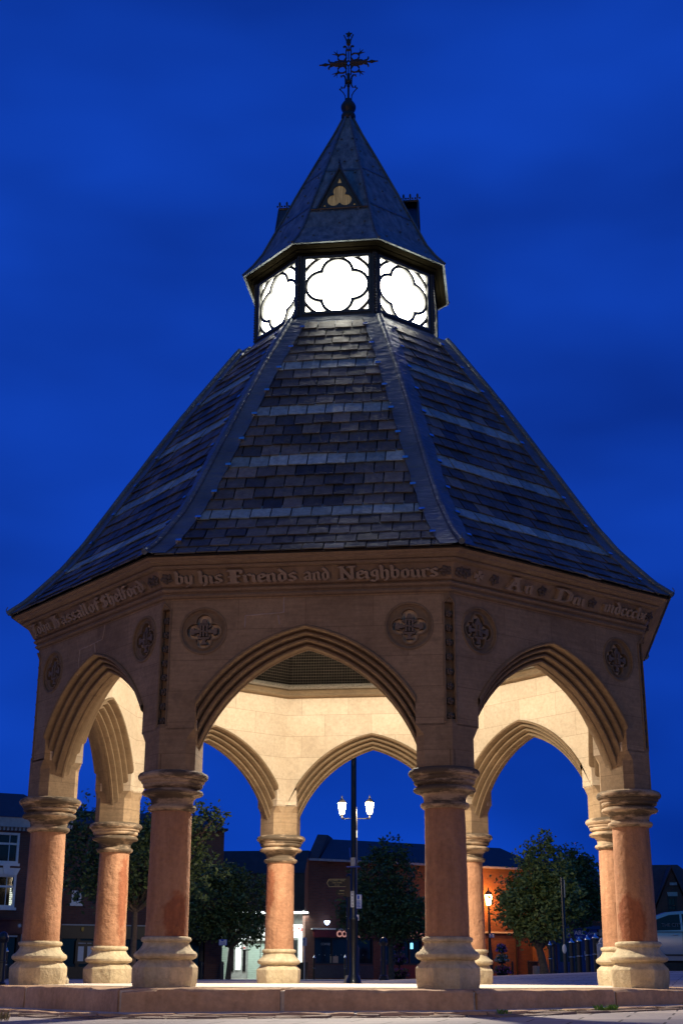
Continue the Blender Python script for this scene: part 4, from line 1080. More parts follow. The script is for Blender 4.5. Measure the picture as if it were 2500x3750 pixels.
m = MB(); a = F.p(1128, 3052, 3); m.hexa([(-.02, -.1, zE+.003), (.54, -.1, zE+.003), (.54+8*SK, 8, zE+.003), (-.02+8*SK, 8, zE+.003), (-.02+3.2*SK, 3.2, a[1]), (.54+3.2*SK, 3.2, a[1]), (.54+4.6*SK, 4.6, a[1]), (-.02+4.6*SK, 4.6, a[1])]); m.build('gable_parapet', M['brickD'], t)
m = MB(); m.box(.3, x1, -.09, -.002, zF-.04, zF+.03); m.build('string_course', M['cream'], t)
m = MB(); f0, f1 = uw(1146), uw(1560); fz1 = zF-.042; fz0 = s1[3]+.02; m.box(f0, f1, -.07, -.002, fz0, fz1); fo = m.build('fascia', M['maroon'], t)
for px in (1271, 1508):
    a = F.p(px, 3422); sign_text('shop_name', 'COSTA', .37, M['pinktext'], fo, a[0], -.08, (fz0+fz1)/2-.02, bold=.014, sx=.98, depth=.03)
for i, s in enumerate((s1, s2)):
    m = MB(); m.panel(rpoly(s), [[(s[0]+.07, s[2]+.07), (s[1]-.07, s[2]+.07), (s[1]-.07, s[3]-.07), (s[0]+.07, s[3]-.07)]], .03, .15)
    for k in ((.31, .72) if i == 0 else (.4, .7)): xx = s[0]+(s[1]-s[0])*k; m.box(xx-.03, xx+.03, .04, .14, s[2]+.07, s[3]-.07)
    wo_ = m.build('shop_window', M['blackfront'], t)
    m = MB(); m.box(s[0]+.07, s[1]-.07, .10, .105, s[2]+.07, s[3]-.07); m.build('glass', M['glassd'], wo_)
    if i == 0:
        sign_text('window_lettering', 'COFFEE', .15, M['grey'], wo_, s[0]+.62, .09, s[3]-.28, sx=.9, depth=.004)
        m = MB()
        for k in range(9): m.blob((s[0]+.3+k*.28, .085, s[2]+.42-.02*(k % 2)), .022, n=5, m=3)
        m.build('ceiling_reflections', M['grey'], wo_)
        m = MB(); m.box(s[0]+.85, s[0]+1.25, .07, .09, s[2]+.02, s[2]+.36); m.build('counter_display', M['concrete'], wo_)
    else:
        for (a, b, c, d) in ((1436, 3450, 1443, 3463), (1452, 3452, 1463, 3470), (1503, 3453, 1515, 3475)):
            q = F.rect(a, b, c, d); m = MB(); m.box(q[0], q[1], .085, .095, q[2], q[3]); m.build('light_panel', M['screen'], wo_)
    m = MB(); m.box(s[0], s[1], -.03, -.002, .05, s[2]-.03); m.build('stall_riser', simple('slate_grey_paint', (.03, .034, .045), .5) if i == 0 else M['maroon'], t)
m = MB(); a = F.p(1190, 3378); lo = tag(empty('wall_lamp', F.o+F.u*a[0]+F.n*.2+Vector((0, 0, a[1])), F.rz), 'small glowing half-bowl lamp on the brick wall above the coffee shop fascia', 'lamp')
m.lathe([(.03, -.12), (.09, -.07), (.125, .0), (.13, .06), (.10, .07)], 14); m.build('bowl', M['lampcold'], lo, smooth=50)
m = MB(); m.box(-.05, .05, .07, .2, -.10, .08); m.tube([(0, .1, -.05), (0, 0, -.13)], .02); m.build('bracket', M['black'], lo)
a = F.p(1990, 3495); m = MB(); q = F.rect(1970, 3450, 1985, 3535); m.box(q[0], q[1], -.06, -.002, q[2], q[3]); m.build('yellow_notice', M['yellow'], t)
m = MB(); m.box(uw(1962), uw(1968), -.08, -.002, 0, zF-.05); m.build('downpipe', M['black'], t)
m = MB(); m.tube([(uw(1888), -.06, 0), (uw(1888), -.06, zF-.05)], .03); m.build('downpipe', M['black'], t)

# --- pet shop with blue front
F = Fac(2016, 50.5, 2246, 51.5)
x1 = F.len; top = F.p(2170, 3159)[1]; q = F.rect(2042, 3440, 2178, 3560); hole = (q[0], q[1], -.3, q[3])
t = facade('pet_shop', 'brick shop with a bright blue timber front and fascia', 'building', F, [(-.15, -.5), (x1, -.5), (x1, top-1.3), (-.15, top-1.3)], top-1.3, M['brickR'], [hole])
m = MB(); m.hexa([(-.2, -.3, top-1.298), (x1+.1, -.3, top-1.298), (x1+.1, 8, top-1.298), (-.2, 8, top-1.298), (-.2, 3, top+.3), (x1+.1, 3, top+.3), (x1+.1, 5, top+.3), (-.2, 5, top+.3)]); m.build('roof', M['roofT'], t)
q = F.rect(2040, 3404, 2180, 3437); m = MB(); m.box(q[0], q[1], -.14, -.002, q[2], q[3]); fo = m.build('fascia', M['bluef2'], t)
m = MB(); m.box(q[0]-.1, q[1]+.1, -.3, -.002, q[3]+.002, q[3]+.16); m.build('fascia_cornice', M['bluefront'], fo)
c_ = (q[0]+q[1])/2; zz = (q[2]+q[3])/2
sign_text('shop_name', 'PETCARE', .28, M['ltext'], fo, c_-.25, -.15, zz+.05, bold=.004); sign_text('shop_name', 'CENTRE', .14, M['ltext'], fo, c_+.78, -.15, zz+.02)
sign_text('phone_number', '836200', .11, M['ltext'], fo, c_+.05, -.15, zz-.16)
h = hole; m = MB(); m.panel([(h[0], -.2), (h[1], -.2), (h[1], h[3]), (h[0], h[3])], [[(h[0]+.15, .55), (h[0]+1.0, .55), (h[0]+1.0, h[3]-.1), (h[0]+.15, h[3]-.1)], [(h[0]+1.62, .9), (h[1]-.25, .9), (h[1]-.25, h[3]-.12), (h[0]+1.62, h[3]-.12)]], .04, .12)
bf = m.build('shopfront', M['bluefront'], t); m = MB(); m.box(h[0]+.02, h[1]-.02, .13, .14, -.2, h[3]-.02); m.build('glass', M['glassd'], bf)
for (a, b, c, d) in ((2112, 3470, 2120, 3520), (2140, 3483, 2150, 3500), (2142, 3508, 2150, 3516)):
    q = F.rect(a, b, c, d); m = MB(); m.box(q[0], q[1], .02, .038, q[2], q[3]); m.build('poster', M['ltext'], bf)
q = F.rect(2189, 3404, 2206, 3428); m = MB(); m.box(q[0], q[1], -.1, -.002, q[2], q[3]); m.build('wall_sign', M['concrete'], t)
m = MB(); q = F.rect(1998, 3440, 2014, 3560); m.box(-.16, .14, -.32, -.003, -.3, q[3]); m.build('brick_pier', M['brickR'], t)

# --- gabled house, far right
F = Fac(2250, 56, 2720, 56)
x1 = F.len; ze = F.p(2400, 3335)[1]; zr = F.p(2430, 3167, 3)[1]
gx = F.p(2456, 3183)[0]; gz = F.p(2456, 3183)[1]
w_ = F.rect(2445, 3283, 2475, 3350)
g0, g1 = F.p(2398, 3335)[0], F.p(2520, 3335)[0]
t = facade('gabled_house', 'brown brick house with small front gable and one tall window at right edge', 'house', F, [(0, -.5), (x1, -.5), (x1, ze), (g1, ze), (gx, gz), (g0, ze), (0, ze)], ze, M['brickD'], [w_], depth=8)
m = MB(); xr = F.p(2478, 3168, 3)[0]; m.hexa([(-.2, .0, ze+.002), (x1, .0, ze+.002), (x1, 8, ze+.002), (-.2, 8, ze+.002), (-.2, 3, zr), (xr, 3, zr), (xr, 5, zr), (-.2, 5, zr)])
for a, b in ((g0-.15, gx), (g1+.15, gx)):
    m.hexa([(a, -.15, ze-.1), (b, -.15, gz+.05), (b, 3, gz+.05), (a, 3, ze-.1), (a, -.15, ze+.02), (b, -.15, gz+.18), (b, 3, gz+.18), (a, 3, ze+.02)])
m.build('roof', M['roofT'], t)
sash(t, F, 2445, 3283, 2475, 3350, M['blackfront'], cols=2, split=.5)
m = MB(); q = F.rect(2441, 3267, 2478, 3282); m.panel([(q[0]+.05, q[2]), (q[1], q[2]), (q[1], q[3]), (q[0], q[3])], [], -.03, -.002); m.build('lintel', M['cream'], t)
m = MB(); q = F.rect(2450, 3232, 2476, 3242); m.box(q[0], q[1], -.08, -.002, q[2], q[3]); m.build('vent', M['grey'], t)

# --- trees
def tree(label, px, Y, trunk_px_top, crowns, h0, lean=0, leaf='leaf', nleaf=6500, seed=1, tr=.10, dens=.16):
    """crowns: measured ellipses (px, py, half width px, half height px) at this tree's own distance"""
    g = gpos(px, Y); t = tag(empty('tree', g), label, 'tree', 'trees around the square')
    sc_m = (Y-CAM.y)/FPX; rn = random.Random(seed)
    m = MB(); zt = onY(px, trunk_px_top, Y).z-g.z; xt = onY(trunk_x, 3571, Y).x-g.x if False else lean
    P = [(0, 0, -.2), (lean*.2, 0, zt*.3), (lean*.6, 0.02, zt*.7), (lean, 0, zt)]; m.tube(P, [tr*1.35, tr, tr*.9, tr*.8], 9)
    C = []
    for (cx, cy, rx, ry) in crowns:
        q = onY(cx, cy, Y); C.append((q.x-g.x, q.z-g.z, rx*sc_m*1.02, ry*sc_m*1.02))
    for (x, z, rx, rz) in C:
        for i in range(5):
            e = (x+rn.uniform(-.7, .7)*rx, rn.uniform(-.6, .6)*rx, z+rn.uniform(-.6, .6)*rz); a = Vector((lean, 0, zt)); b = Vector(e); c = a.lerp(b, .5)+Vector((rn.uniform(-.15, .15), rn.uniform(-.15, .15), .12))
            m.tube([a-Vector((0, 0, .1)), c, b], [tr*.5, tr*.28, tr*.08], 5)
    m.build('trunk', M['bark'], t, smooth=60)
    m = MB(); tot = sum(a[2]**2*a[3] for a in C)
    for (x, z, rx, rz) in C:
        n = int(.8*nleaf*(rx*rx*rz)/tot); k = 0
        ncl = max(8, n//16)
        for _ in range(ncl):
            while True:
                u, v, q = rn.uniform(-1, 1), rn.uniform(-1, 1), rn.uniform(-1, 1); d = u*u+v*v+q*q
                if d < 1 and rn.random() < .35+.65*d: break
            cc = Vector((x+u*rx*rn.uniform(.85, 1.22), v*rx*.95, z+q*rz*rn.uniform(.85, 1.2))); cr_ = rn.uniform(.07, .20)*(.6+.35*min(2, rx))
            for _ in range(16):
                p = cc+Vector((rn.gauss(0, cr_), rn.gauss(0, cr_), rn.gauss(0, cr_*.7))); s = rn.uniform(.035, .075)
                a = Vector((rn.gauss(0, 1), rn.gauss(0, 1), rn.gauss(0, .7))).normalized(); b = a.cross(Vector((rn.gauss(0, 1), rn.gauss(0, 1), rn.gauss(0, 1)))).normalized()
                m.add([p-a*s*1.4, p-b*s*.7, p+a*s*1.4, p+b*s*.7], [(0, 1, 2, 3)])
    m.build('crown', M[leaf], t, recalc=False)
    return t
tree('tall dark tree behind the left-hand columns, its crown reaching above the brick row', 483, 27, 3330, [(480, 3130, 150, 170), (310, 3130, 90, 170), (320, 2990, 45, 70), (620, 3110, 130, 140), (740, 3030, 80, 75), (690, 3200, 110, 90), (800, 2990, 42, 34), (400, 3230, 130, 90)], 0, nleaf=15000, seed=2, tr=.11)
tree('small tree in front of the lit arcade, its thin trunk against the bright shops', 835, 38, 3462, [(790, 3290, 120, 105), (900, 3300, 95, 95), (860, 3400, 110, 50), (760, 3390, 85, 50), (830, 3210, 70, 50), (940, 3390, 50, 45)], 0, lean=.1, nleaf=15000, seed=3, tr=.10)
tree('broad green tree in front of the coffee shop right of the tall black column', 1431, 38, 3460, [(1400, 3340, 150, 85), (1400, 3220, 110, 90), (1420, 3130, 70, 60), (1490, 3360, 90, 70), (1322, 3372, 58, 56), (1450, 3420, 80, 30)], 0, nleaf=17000, seed=4, tr=.11)
tree('bushy tree right of the orange street lamp with a forked trunk', 1994, 34, 3470, [(1960, 3300, 125, 110), (1985, 3180, 90, 90), (1990, 3085, 32, 45), (2050, 3305, 80, 75), (1900, 3340, 70, 70), (1975, 3410, 100, 35)], 0, lean=-.18, leaf='leaf2', nleaf=17000, seed=5, tr=.15)
tree('darker tree in front of the pet shop next to the tall thin pole', 2112, 40, 3400, [(2120, 3260, 80, 120), (2090, 3150, 50, 55), (2140, 3160, 28, 40), (2160, 3310, 50, 60), (2080, 3320, 55, 50)], 0, lean=-.15, nleaf=10000, seed=6, tr=.10)

# --- street furniture
def lathe_obj(name, prof, mat, parent, n=16, smooth=45, c=(0, 0)):
    m = MB(); m.lathe(prof, n, c=c); return m.build(name, mat, parent, smooth=smooth)
# tall black column in the middle
Y = 9; g = gpos(1294, Y); t = tag(empty('banner_column', g), 'tall black steel column with number plate standing behind the shelter, in the middle arch', 'column')
sm = (Y-CAM.y)/FPX; zz = lambda py, px=1294: onY(px, py, Y).z-g.z
m = MB(); m.lathe([(.145, -.05), (.14, zz(3592)), (.095, zz(3572)), (.078, zz(3562)), (.078, zz(3374)), (.088, zz(3370)), (.088, zz(3362)), (.060, zz(3354)), (.056, zz(3348)), (.053, 6.4), (.02, 6.5)], 20); m.build('shaft', M['black'], t, smooth=35)
m = MB(); a = (onY(1286, 3323, Y), onY(1297, 3264, Y)); x0, x1_ = a[0].x-g.x, a[1].x-g.x; z0, z1 = a[0].z-g.z, a[1].z-g.z
m.box(x0, x1_, -.085, -.078, z0, z1); pl_ = m.build('number_plate', M['ltext'], t)
for i, ch in enumerate('04139'): sign_text('digit', ch, .058, M['dtext'], pl_, (x0+x1_)/2, -.088, z1-(z1-z0)*(i+.5)/5, bold=.001)
m = MB(); m.box(-.045, .045, -.12, -.05, zz(3172), zz(3142)); m.build('junction_box', M['grey'], t)
m = MB(); m.box(-.13, .13, -.08, -.06, zz(3177), zz(3173)); m.tube([(-.06, -.07, zz(3140)), (-.072, -.07, zz(3105))], .012, 6); m.build('bracket_bar', M['signblue'], t)
# concrete block beside its foot
g = gpos(1286, 9.6); t = tag(empty('concrete_block', g), 'low pale wedge-shaped concrete block at the foot of the middle black column', 'block')
m = MB(); m.hexa([(-.19, 0, -.1), (.20, 0, -.1), (.20, .35, -.1), (-.19, .35, -.1), (-.12, .06, .19), (.13, .06, .19), (.13, .3, .19), (-.12, .3, .19)]); m.build('body', M['concrete'], t)
m = MB(); m.box(-.09, -.02, .03, .055, .09, .14); m.build('plate', M['grey'], t)
# finger post
Y = 13.5; g = gpos(1276, Y); t = tag(empty('finger_post', g), 'black finger post with gold-edged direction arms pointing left beside the middle column', 'signpost')
zz = lambda py: onY(1276, py, Y).z-g.z; xx = lambda px: onY(px, 3300, Y).x-g.x
m = MB(); m.lathe([(.05, -.05), (.05, zz(3205)), (.02, zz(3200))], 14); m.build('post', M['black'], t, smooth=40)
m = MB(); m.box(-.06, .04, -.05, .05, zz(3285), zz(3211)); m.build('hub', M['black'], t)
def arm(z0, z1, xl, rows, edge):
    m = MB(); c = (z0+z1)/2; P = [(xl, c), (xl+.05, z0), (-.055, z0), (-.055, z1), (xl+.05, z1)]; m.panel(P, [], -.015, .015); o = m.build('direction_arm', M['black'], t)
    Q = [(xl+.014, c), (xl+.058, z0+.010), (-.06, z0+.010), (-.06, z1-.010), (xl+.058, z1-.010)]
    if edge: m = MB(); m.panel(P, [Q], -.0185, -.0155); m.build('gold_border', M['goldt'], o)
    m = MB()
    if not edge: m.box(xl+.10, -.10, -.019, -.0155, z1-.045, z1-.025); m.build('worn_line', M['goldt'], o)
    for i, (tx, s) in enumerate(rows):
        if tx: sign_text('wording', tx, s, M['goldt'], o, (xl-.03)/2, -.02, z1-(z1-z0)*(i+.8)/(len(rows)+.6), depth=.004)
arm(zz(3248), zz(3219), xx(1196), [('WALLENFELS - NIDER', .036), ('TWIN TOWN', .036), ('459 MILES', .028)], True)
arm(zz(3281), zz(3256), xx(1227), [('', .034), ('STATION', .032)], False)
# twin-lantern street lamp
def lantern(parent, x, z, s, glass, glow):
    m = MB(); m.lathe([(.055*s, 0), (.075*s, .02*s), (.12*s, .30*s), (.125*s, .33*s)], 8, c=(x, 0), z0=z); o = m.build('lantern', glass, parent)
    m = MB(); m.lathe([(.14*s, .33*s), (.13*s, .36*s), (.07*s, .43*s), (.025*s, .46*s), (.02*s, .52*s), (.005*s, .56*s)], 8, c=(x, 0), z0=z); m.build('lantern_cap', M['black'], o); m = MB(); m.lathe([(.03*s, -.10*s), (.03*s, -.05*s), (.06*s, -.002*s)], 8, c=(x, 0), z0=z); m.build('lantern_socket', M['black'], o)
Y = 23; g = gpos(1304, Y); t = tag(empty('street_lamp', g), 'black street lamp with two glowing lanterns on a cross arm, seen through the middle arch', 'street lamp')
zz = lambda py: onY(1304, py, Y).z-g.z; za = zz(2998)
m = MB(); m.lathe([(.09, -.05), (.09, .9), (.06, .95), (.035, 1.0), (.032, za+.05), (.01, za+.35)], 12); m.build('post', M['black'], t, smooth=40)
m = MB(); m.tube([(-.43, 0, za+.04), (-.43, 0, za), (.40, 0, za), (.40, 0, za+.04)], .022, 8); m.build('cross_arm', M['black'], t, smooth=40)
for x in (-.43, .40): lantern(t, x, za+.13, 1.0, M['lampwarm'], 1)
m = MB(); m.box(-.035, .03, -.05, -.033, zz(3068), zz(3043)); m.build('junction_box', M['grey'], t)
for x in (-.43, .40): lamp('light_twin_lantern', 'POINT', g+Vector((x, -.3, za+.3)), 420, (1, .78, .5), .1)
def park_sign(parent, x0, x1_, z0, z1, y):
    m = MB(); m.box(x0, x1_, y, y+.012, z0, z1); o = m.build('sign_plate', M['ltext'], parent); w_ = x1_-x0; h_ = z1-z0
    m = MB(); m.panel([(x0+.01*w_, z0+.0), (x1_, z0), (x1_, z1), (x0+.01*w_, z1)], [[(x0+.07*w_, z0+.05*w_), (x1_-.07*w_, z0+.05*w_), (x1_-.07*w_, z1-.05*w_), (x0+.07*w_, z1-.05*w_)]], y-.003, y-.001); m.build('border', M['signblue'], o)
    for i in range(5): 
        m = MB(); m.box(x0+.15*w_, x1_-(.2+.1*(i % 2))*w_, y-.003, y-.001, z0+h_*(.12+.1*i), z0+h_*(.16+.1*i)); m.build('text_line', M['signblue'], o)
    m = MB(); m.box(x0+.25*w_, x0+.6*w_, y-.003, y-.001, z0+h_*.68, z0+h_*.92); m.build('parking_symbol', M['signblue'], o)
park_sign(t, .0, .17, zz(3328), zz(3276), -.09)
m = MB(); m.box(.02, .085, -.1, -.06, zz(3372), zz(3350)); m.build('small_box', M['ltext'], t)
# orange lamp
Y = 50.1; g = gpos(1796, Y); t = tag(empty('street_lamp', g), 'street lamp with a single glaring orange lantern in front of the brick wall', 'street lamp')
zz = lambda py: onY(1790, py, Y).z-g.z
m = MB(); m.lathe([(.13, -.1), (.13, 1.0), (.09, 1.1), (.07, 1.2), (.05, zz(3322)), (.06, zz(3318))], 12); m.build('post', M['black'], t, smooth=40)
lantern(t, 0, zz(3316), 1.5, M['lamporange'], 1)
park_sign(t, -.02, .22, zz(3434), zz(3419), -.14)
lamp('light_orange_lantern', 'POINT', g+Vector((0, .22, zz(3290))), 480, (1, .34, .05), .15)
lamp('light_orange_lantern', 'POINT', g+Vector((0, -.5, zz(3290))), 170, (1, .42, .10), .15)
# thin pole with sign plate and lamp post
Y = 24; g = gpos(2072, Y); t = tag(empty('thin_pole', g), 'tall thin black pole in front of the right-hand trees', 'pole')
zz = lambda py: onY(2065, py, Y).z-g.z
m = MB(); m.lathe([(.065, -.05), (.065, .55), (.05, .6), (.04, zz(3213)), (.038, zz(3212))], 12); m.build('post', M['black'], t, smooth=40)
m = MB(); m.box(.05, .075, -.05, .05, zz(3287), zz(3223)); m.build('sign_edge', M['grey'], t)
m = MB(); m.blob((-.02, -.07, zz(3475)), .07, n=12, m=6, sq=(.9, .2, 1.9)); m.build('oval_plate', M['ltext'], t, smooth=60)
# poles with blue plates
def small_pole(px, Y, py_top, plate, label):
    g = gpos(px, Y); t = tag(empty('sign_pole', g), label, 'sign post'); z = lambda py: onY(px, py, Y).z-g.z; x = lambda q: onY(q, 3500, Y).x-g.x
    m = MB(); m.lathe([(.03, -.1), (.03, z(py_top))], 8); m.build('post', M['grey'] if px > 1000 else M['black'], t, smooth=40)
    park_sign(t, x(plate[0]), x(plate[2]), z(plate[3]), z(plate[1]), -.05)
small_pole(1114, 43, 3430, (1107, 3434, 1123, 3464), 'grey sign pole with a small blue and white plate at the end of the arcade')
small_pole(808, 36, 3438, (801, 3440, 831, 3462), 'black pole with a wide blue plate beside the thin tree at the arcade')
# bollards
def bollard_a(h, w_):   # fluted cast bollard
    t = empty('bollard'); 
    m = MB(); m.lathe([(w_*1.25, -.1), (w_*1.25, .05*h), (w_*1.1, .06*h), (w_*1.15, .09*h), (w_*.85, .12*h), (w_*.8, .45*h), (w_*.9, .46*h), (w_*.9, .48*h), (w_*.76, .49*h), (w_*.74, .80*h), (w_*.95, .82*h), (w_*1.1, .87*h), (w_*1.1, .90*h), (w_*.95, .92*h), (w_*.8, .96*h), (w_*.4, .99*h), (.002, h)], 18); m.build('post', M['black'], t, smooth=35); return t
def bollard_b(h, w_):   # slim bollard with steel cap and ring
    t = empty('bollard')
    m = MB(); m.lathe([(w_, -.1), (w_, .86*h)], 16); m.build('post', M['black'], t, smooth=35)
    m = MB(); m.lathe([(w_*1.25, .861*h), (w_*1.3, .88*h), (w_*1.1, .90*h), (w_*.5, .93*h), (w_*.35, .97*h), (w_*.1, h)], 16); m.build('cap', M['steel'], t, smooth=35)
    m = MB(); m.lathe([(w_*1.01, .44*h), (w_*1.3, .445*h), (w_*1.3, .465*h), (w_*1.01, .47*h)], 16, caps=False); m.build('ring', M['steel'], t, smooth=35); return t
BL = 'bollards around the square'
def put(src, px, Y, label): 
    g = gpos(px, Y); o = dup(src, g); o['category'] = 'bollard'; o['group'] = BL; o['label'] = label; return o
pa = bollard_a(1.08, .10); pa.location = gpos(1404, 19.6); tag(pa, 'stout black cast bollard with domed top between the middle column and the tree', 'bollard', BL)
put(pa, 2028, 31, 'stout black cast bollard left of the thin pole in front of the pet shop')
put(pa, 3, 9.5, 'stout black cast bollard cut by the left edge of the picture')
pb = bollard_b(1.02, .05); pb.location = gpos(1150, 43.5); tag(pb, 'slim steel-capped bollard at the left end of the coffee shop window', 'bollard', BL)
for px, Y, lb in ((1264, 43.5, 'slim black bollard with steel cap just left of the middle column foot'), (2016, 29, 'slim steel-capped bollard touching the stout bollard in front of the pet shop'),
                  (2096, 26.5, 'steel-capped bollard just right of the thin pole'), (2124, 25, 'second steel-capped bollard right of the thin pole'), (2155, 23.5, 'third steel-capped bollard right of the thin pole'),
                  (2185, 22, 'steel-capped bollard next to the right-hand columns, nearest of its row'), (20, 28, 'slim steel-capped bollard behind the stout one at the left edge')):
    o = put(pb, px, Y, lb)
    if px > 2050:
        for c_ in children(o): c_.scale = (1.5, 1.5, 1.0)
        
pc = empty('bollard'); m = MB(); m.lathe([(.075, -.1), (.075, .50), (.068, .505), (.068, .53), (.085, .535), (.085, .60), (.07, .65), (.02, .67)], 16); m.build('post', M['black'], pc, smooth=35)
pc.location = gpos(737, 37); tag(pc, 'short black bollard in front of the black shopfront left of the arcade', 'bollard', BL)
put(pc, 812, 37, 'short black bollard at the foot of the thin tree by the arcade')
pd = empty('bollard'); m = MB(); m.lathe([(.05, -.1), (.05, .52), (.04, .55), (.05, .58), (.04, .62), (.01, .64)], 12); m.build('post', M['black'], pd, smooth=35)
pd.location = gpos(1876, 48.5); tag(pd, 'small thin bollard against the brick wall, right of the flower tower', 'bollard', BL)
put(pd, 1936, 48.5, 'small thin bollard against the brick wall, beside the stone tub')
g = gpos(1964, 47); t = tag(empty('stone_tub', g), 'low round pinkish stone tub against the brick wall at the foot of the bushy tree', 'tub')
lathe_obj('body', [(.16, -.1), (.18, .1), (.17, .36), (.13, .37), (.12, .33)], M['concrete'], t)
g = gpos(1952, 48.6); t = tag(empty('litter_bin', g), 'black litter bin behind the round stone tub', 'bin')
lathe_obj('body', [(.24, -.1), (.26, .5), (.28, .52), (.28, .58), (.2, .6)], M['blackfront'], t)
# flower towers
def flower_tower(px, Y, label, tiers, scale=1.0, seed=1):
    g = gpos(px, Y); t = tag(empty('flower_tower', g), label, 'planter', 'tiered flower towers'); rn = random.Random(seed); z = 0
    for i, (r, h, mt) in enumerate(tiers):
        m = MB(); m.lathe([(r*.6, z), (r*.7, z+.05), (r*.95, z+h*.5), (r, z+h*.52), (.05, z+h*.5)], 16); po = m.build('bowl', M['blackfront'], t, smooth=40)
        m = MB(); n = 500
        for k in range(n):
            a = rn.uniform(0, 6.28); q = r*1.25*math.sqrt(rn.random()); zc_ = z+h*.55+rn.uniform(-.12, .16)*(1.3-q/r/1.3)-(.12 if q > r else 0)
            p = Vector((q*math.cos(a), q*math.sin(a), zc_)); s = rn.uniform(.025, .05); u = Vector((rn.gauss(0, 1), rn.gauss(0, 1), rn.gauss(0, 1))).normalized(); v = u.cross(Vector((1, .3, .2))).normalized()
            m.add([p-u*s, p-v*s, p+u*s, p+v*s], [(0, 1, 2, 3)], 1 if k % 2 else 0)
        m.build('flowers', [M['leaf2'], M[mt]], po, recalc=False); z += h
    m = MB(); m.tube([(0, 0, 0), (0, 0, z-.1)], .04, 6); m.build('stem', M['blackfront'], t)
flower_tower(1838, 44, 'three-tier flower tower with purple blooms on top, right of the orange lamp', [(.34, .50, 'petalM'), (.26, .45, 'petalW'), (.2, .38, 'petalP')], seed=1)
flower_tower(1462, 39, 'flower tower with magenta blooms right of the trunk in front of the coffee shop', [(.34, .55, 'petalM'), (.28, .55, 'petalP'), (.18, .35, 'petalM')], seed=2)

# --- parked car, far right
g = gpos(2500, 22); g.z = zf(g.x, 22)+.02
car = tag(empty('parked_car', g, 0), 'silver-blue hatchback parked at the right edge behind the red columns', 'car')
def carpaint():
    m, nt, N, L, b = newmat('silver_car_paint'); b.inputs['Base Color'].default_value = (.42, .47, .52, 1); b.inputs['Metallic'].default_value = .55; b.inputs['Roughness'].default_value = .22; b.inputs['Coat Weight'].default_value = .6; b.inputs['Coat Roughness'].default_value = .05
    return m
M['car'] = carpaint(); M['tyre'] = simple('tyre_rubber', (.012, .012, .012), .85)
XO = -.35
side = [(-1.95, .32), (-1.98, .62), (-1.80, .84), (-1.25, .95), (-.95, .98), (-.45, 1.36), (-.05, 1.49), (.5, 1.53), (1.3, 1.47), (1.78, 1.25), (1.98, .95), (2.02, .6), (1.98, .3)]
def cs_(p, wd):   # cross-section: tumblehome above the shoulder
    return wd*(1-.22*max(0, (p-.95))/.58)
m = MB(); N_ = []; W2 = .86
top = side
def dense(P, step=.12):
    out = []
    for a, b in zip(P[:-1], P[1:]):
        n = max(1, int(math.hypot(b[0]-a[0], b[1]-a[1])/step))
        out += [(a[0]+(b[0]-a[0])*i/n, a[1]+(b[1]-a[1])*i/n) for i in range(n)]
    return out+[P[-1]]
def ztop_car(x):
    for a, b in zip(side[1:-1], side[2:-1]):
        if a[0] <= x <= b[0]: return a[1]+(b[1]-a[1])*(x-a[0])/(b[0]-a[0])
    return .6
def arch_z(x):
    z = .24
    for c in (-1.22, 1.28):
        if abs(x-c) < .37: z = max(z, .30+math.sqrt(.37**2-(x-c)**2))
    return z
xs = [-1.97+3.97*i/80 for i in range(81)]; vs = []; LV = 9
for x in xs:
    zt_ = max(ztop_car(x), .62); za = arch_z(x); nose = 1-.28*max(0, (abs(x)-1.5)/.5)**2
    for q in range(LV):
        k = q/(LV-1); z = za+(min(zt_, 1.0)-za)*min(1, k/.62) if k <= .62 else min(zt_, 1.0)+(zt_-min(zt_, 1.0))*(k-.62)/.38
        y = W2*nose*(1-.06*(1-min(1, (z-.2)/.5))**2); y = y*(1-.24*max(0, z-.97)/.55)
        if abs(z-.78) < .07: y += .012
        vs.append((x+XO, -y, z))
    vs.append((x+XO, -.0, zt_+.03))
n = LV+1; m.add(vs, [(i*n+q, (i+1)*n+q, (i+1)*n+q+1, i*n+q+1) for i in range(80) for q in range(n-1)])
m.add([(a, -b, c) for a, b, c in vs], [(i*n+q, (i+1)*n+q, (i+1)*n+q+1, i*n+q+1) for i in range(80) for q in range(n-1)])
m.build('body', M['car'], car, smooth=38)
m = MB(); m.box(-1.9+XO, 1.9+XO, -.7, .7, .2, .6); m.build('underbody', M['tyre'], car)
def yat(z, e=.006): return -(W2*(1-.24*max(0, z-.97)/.55))-e
def side_window(P, mirror=1):
    m = MB(); tri = tessellate_polygon([[Vector((a, b, 0)) for a, b in P]]); v = [(a+XO, yat(b)*mirror, b) for a, b in P]; m.add(v, [tuple(t_) for t_ in tri]); n = len(P)
    m.add([(a+XO, (yat(b)+.02)*mirror, b) for a, b in P], [tuple(t_) for t_ in tri])
    m.add([(a+XO, yat(b)*mirror, b) for a, b in P]+[(a+XO, (yat(b)+.02)*mirror, b) for a, b in P], [(i, (i+1) % n, n+(i+1) % n, n+i) for i in range(n)])
    return m.build('side_window', M['glassd'], car)
for mi in (1, -1):
    side_window([(-.80, 1.0), (.28, 1.03), (.28, 1.44), (.0, 1.42), (-.38, 1.29)], mi); side_window([(.34, 1.03), (1.2, 1.06), (1.15, 1.38), (.9, 1.42), (.34, 1.45)], mi); side_window([(1.26, 1.07), (1.7, 1.1), (1.62, 1.24), (1.22, 1.37)], mi)
m = MB(); m.box(-.9+XO, 1.8+XO, yat(.98, .012), yat(.98, -.01), .965, .985); m.build('window_trim', M['blackfront'], car)
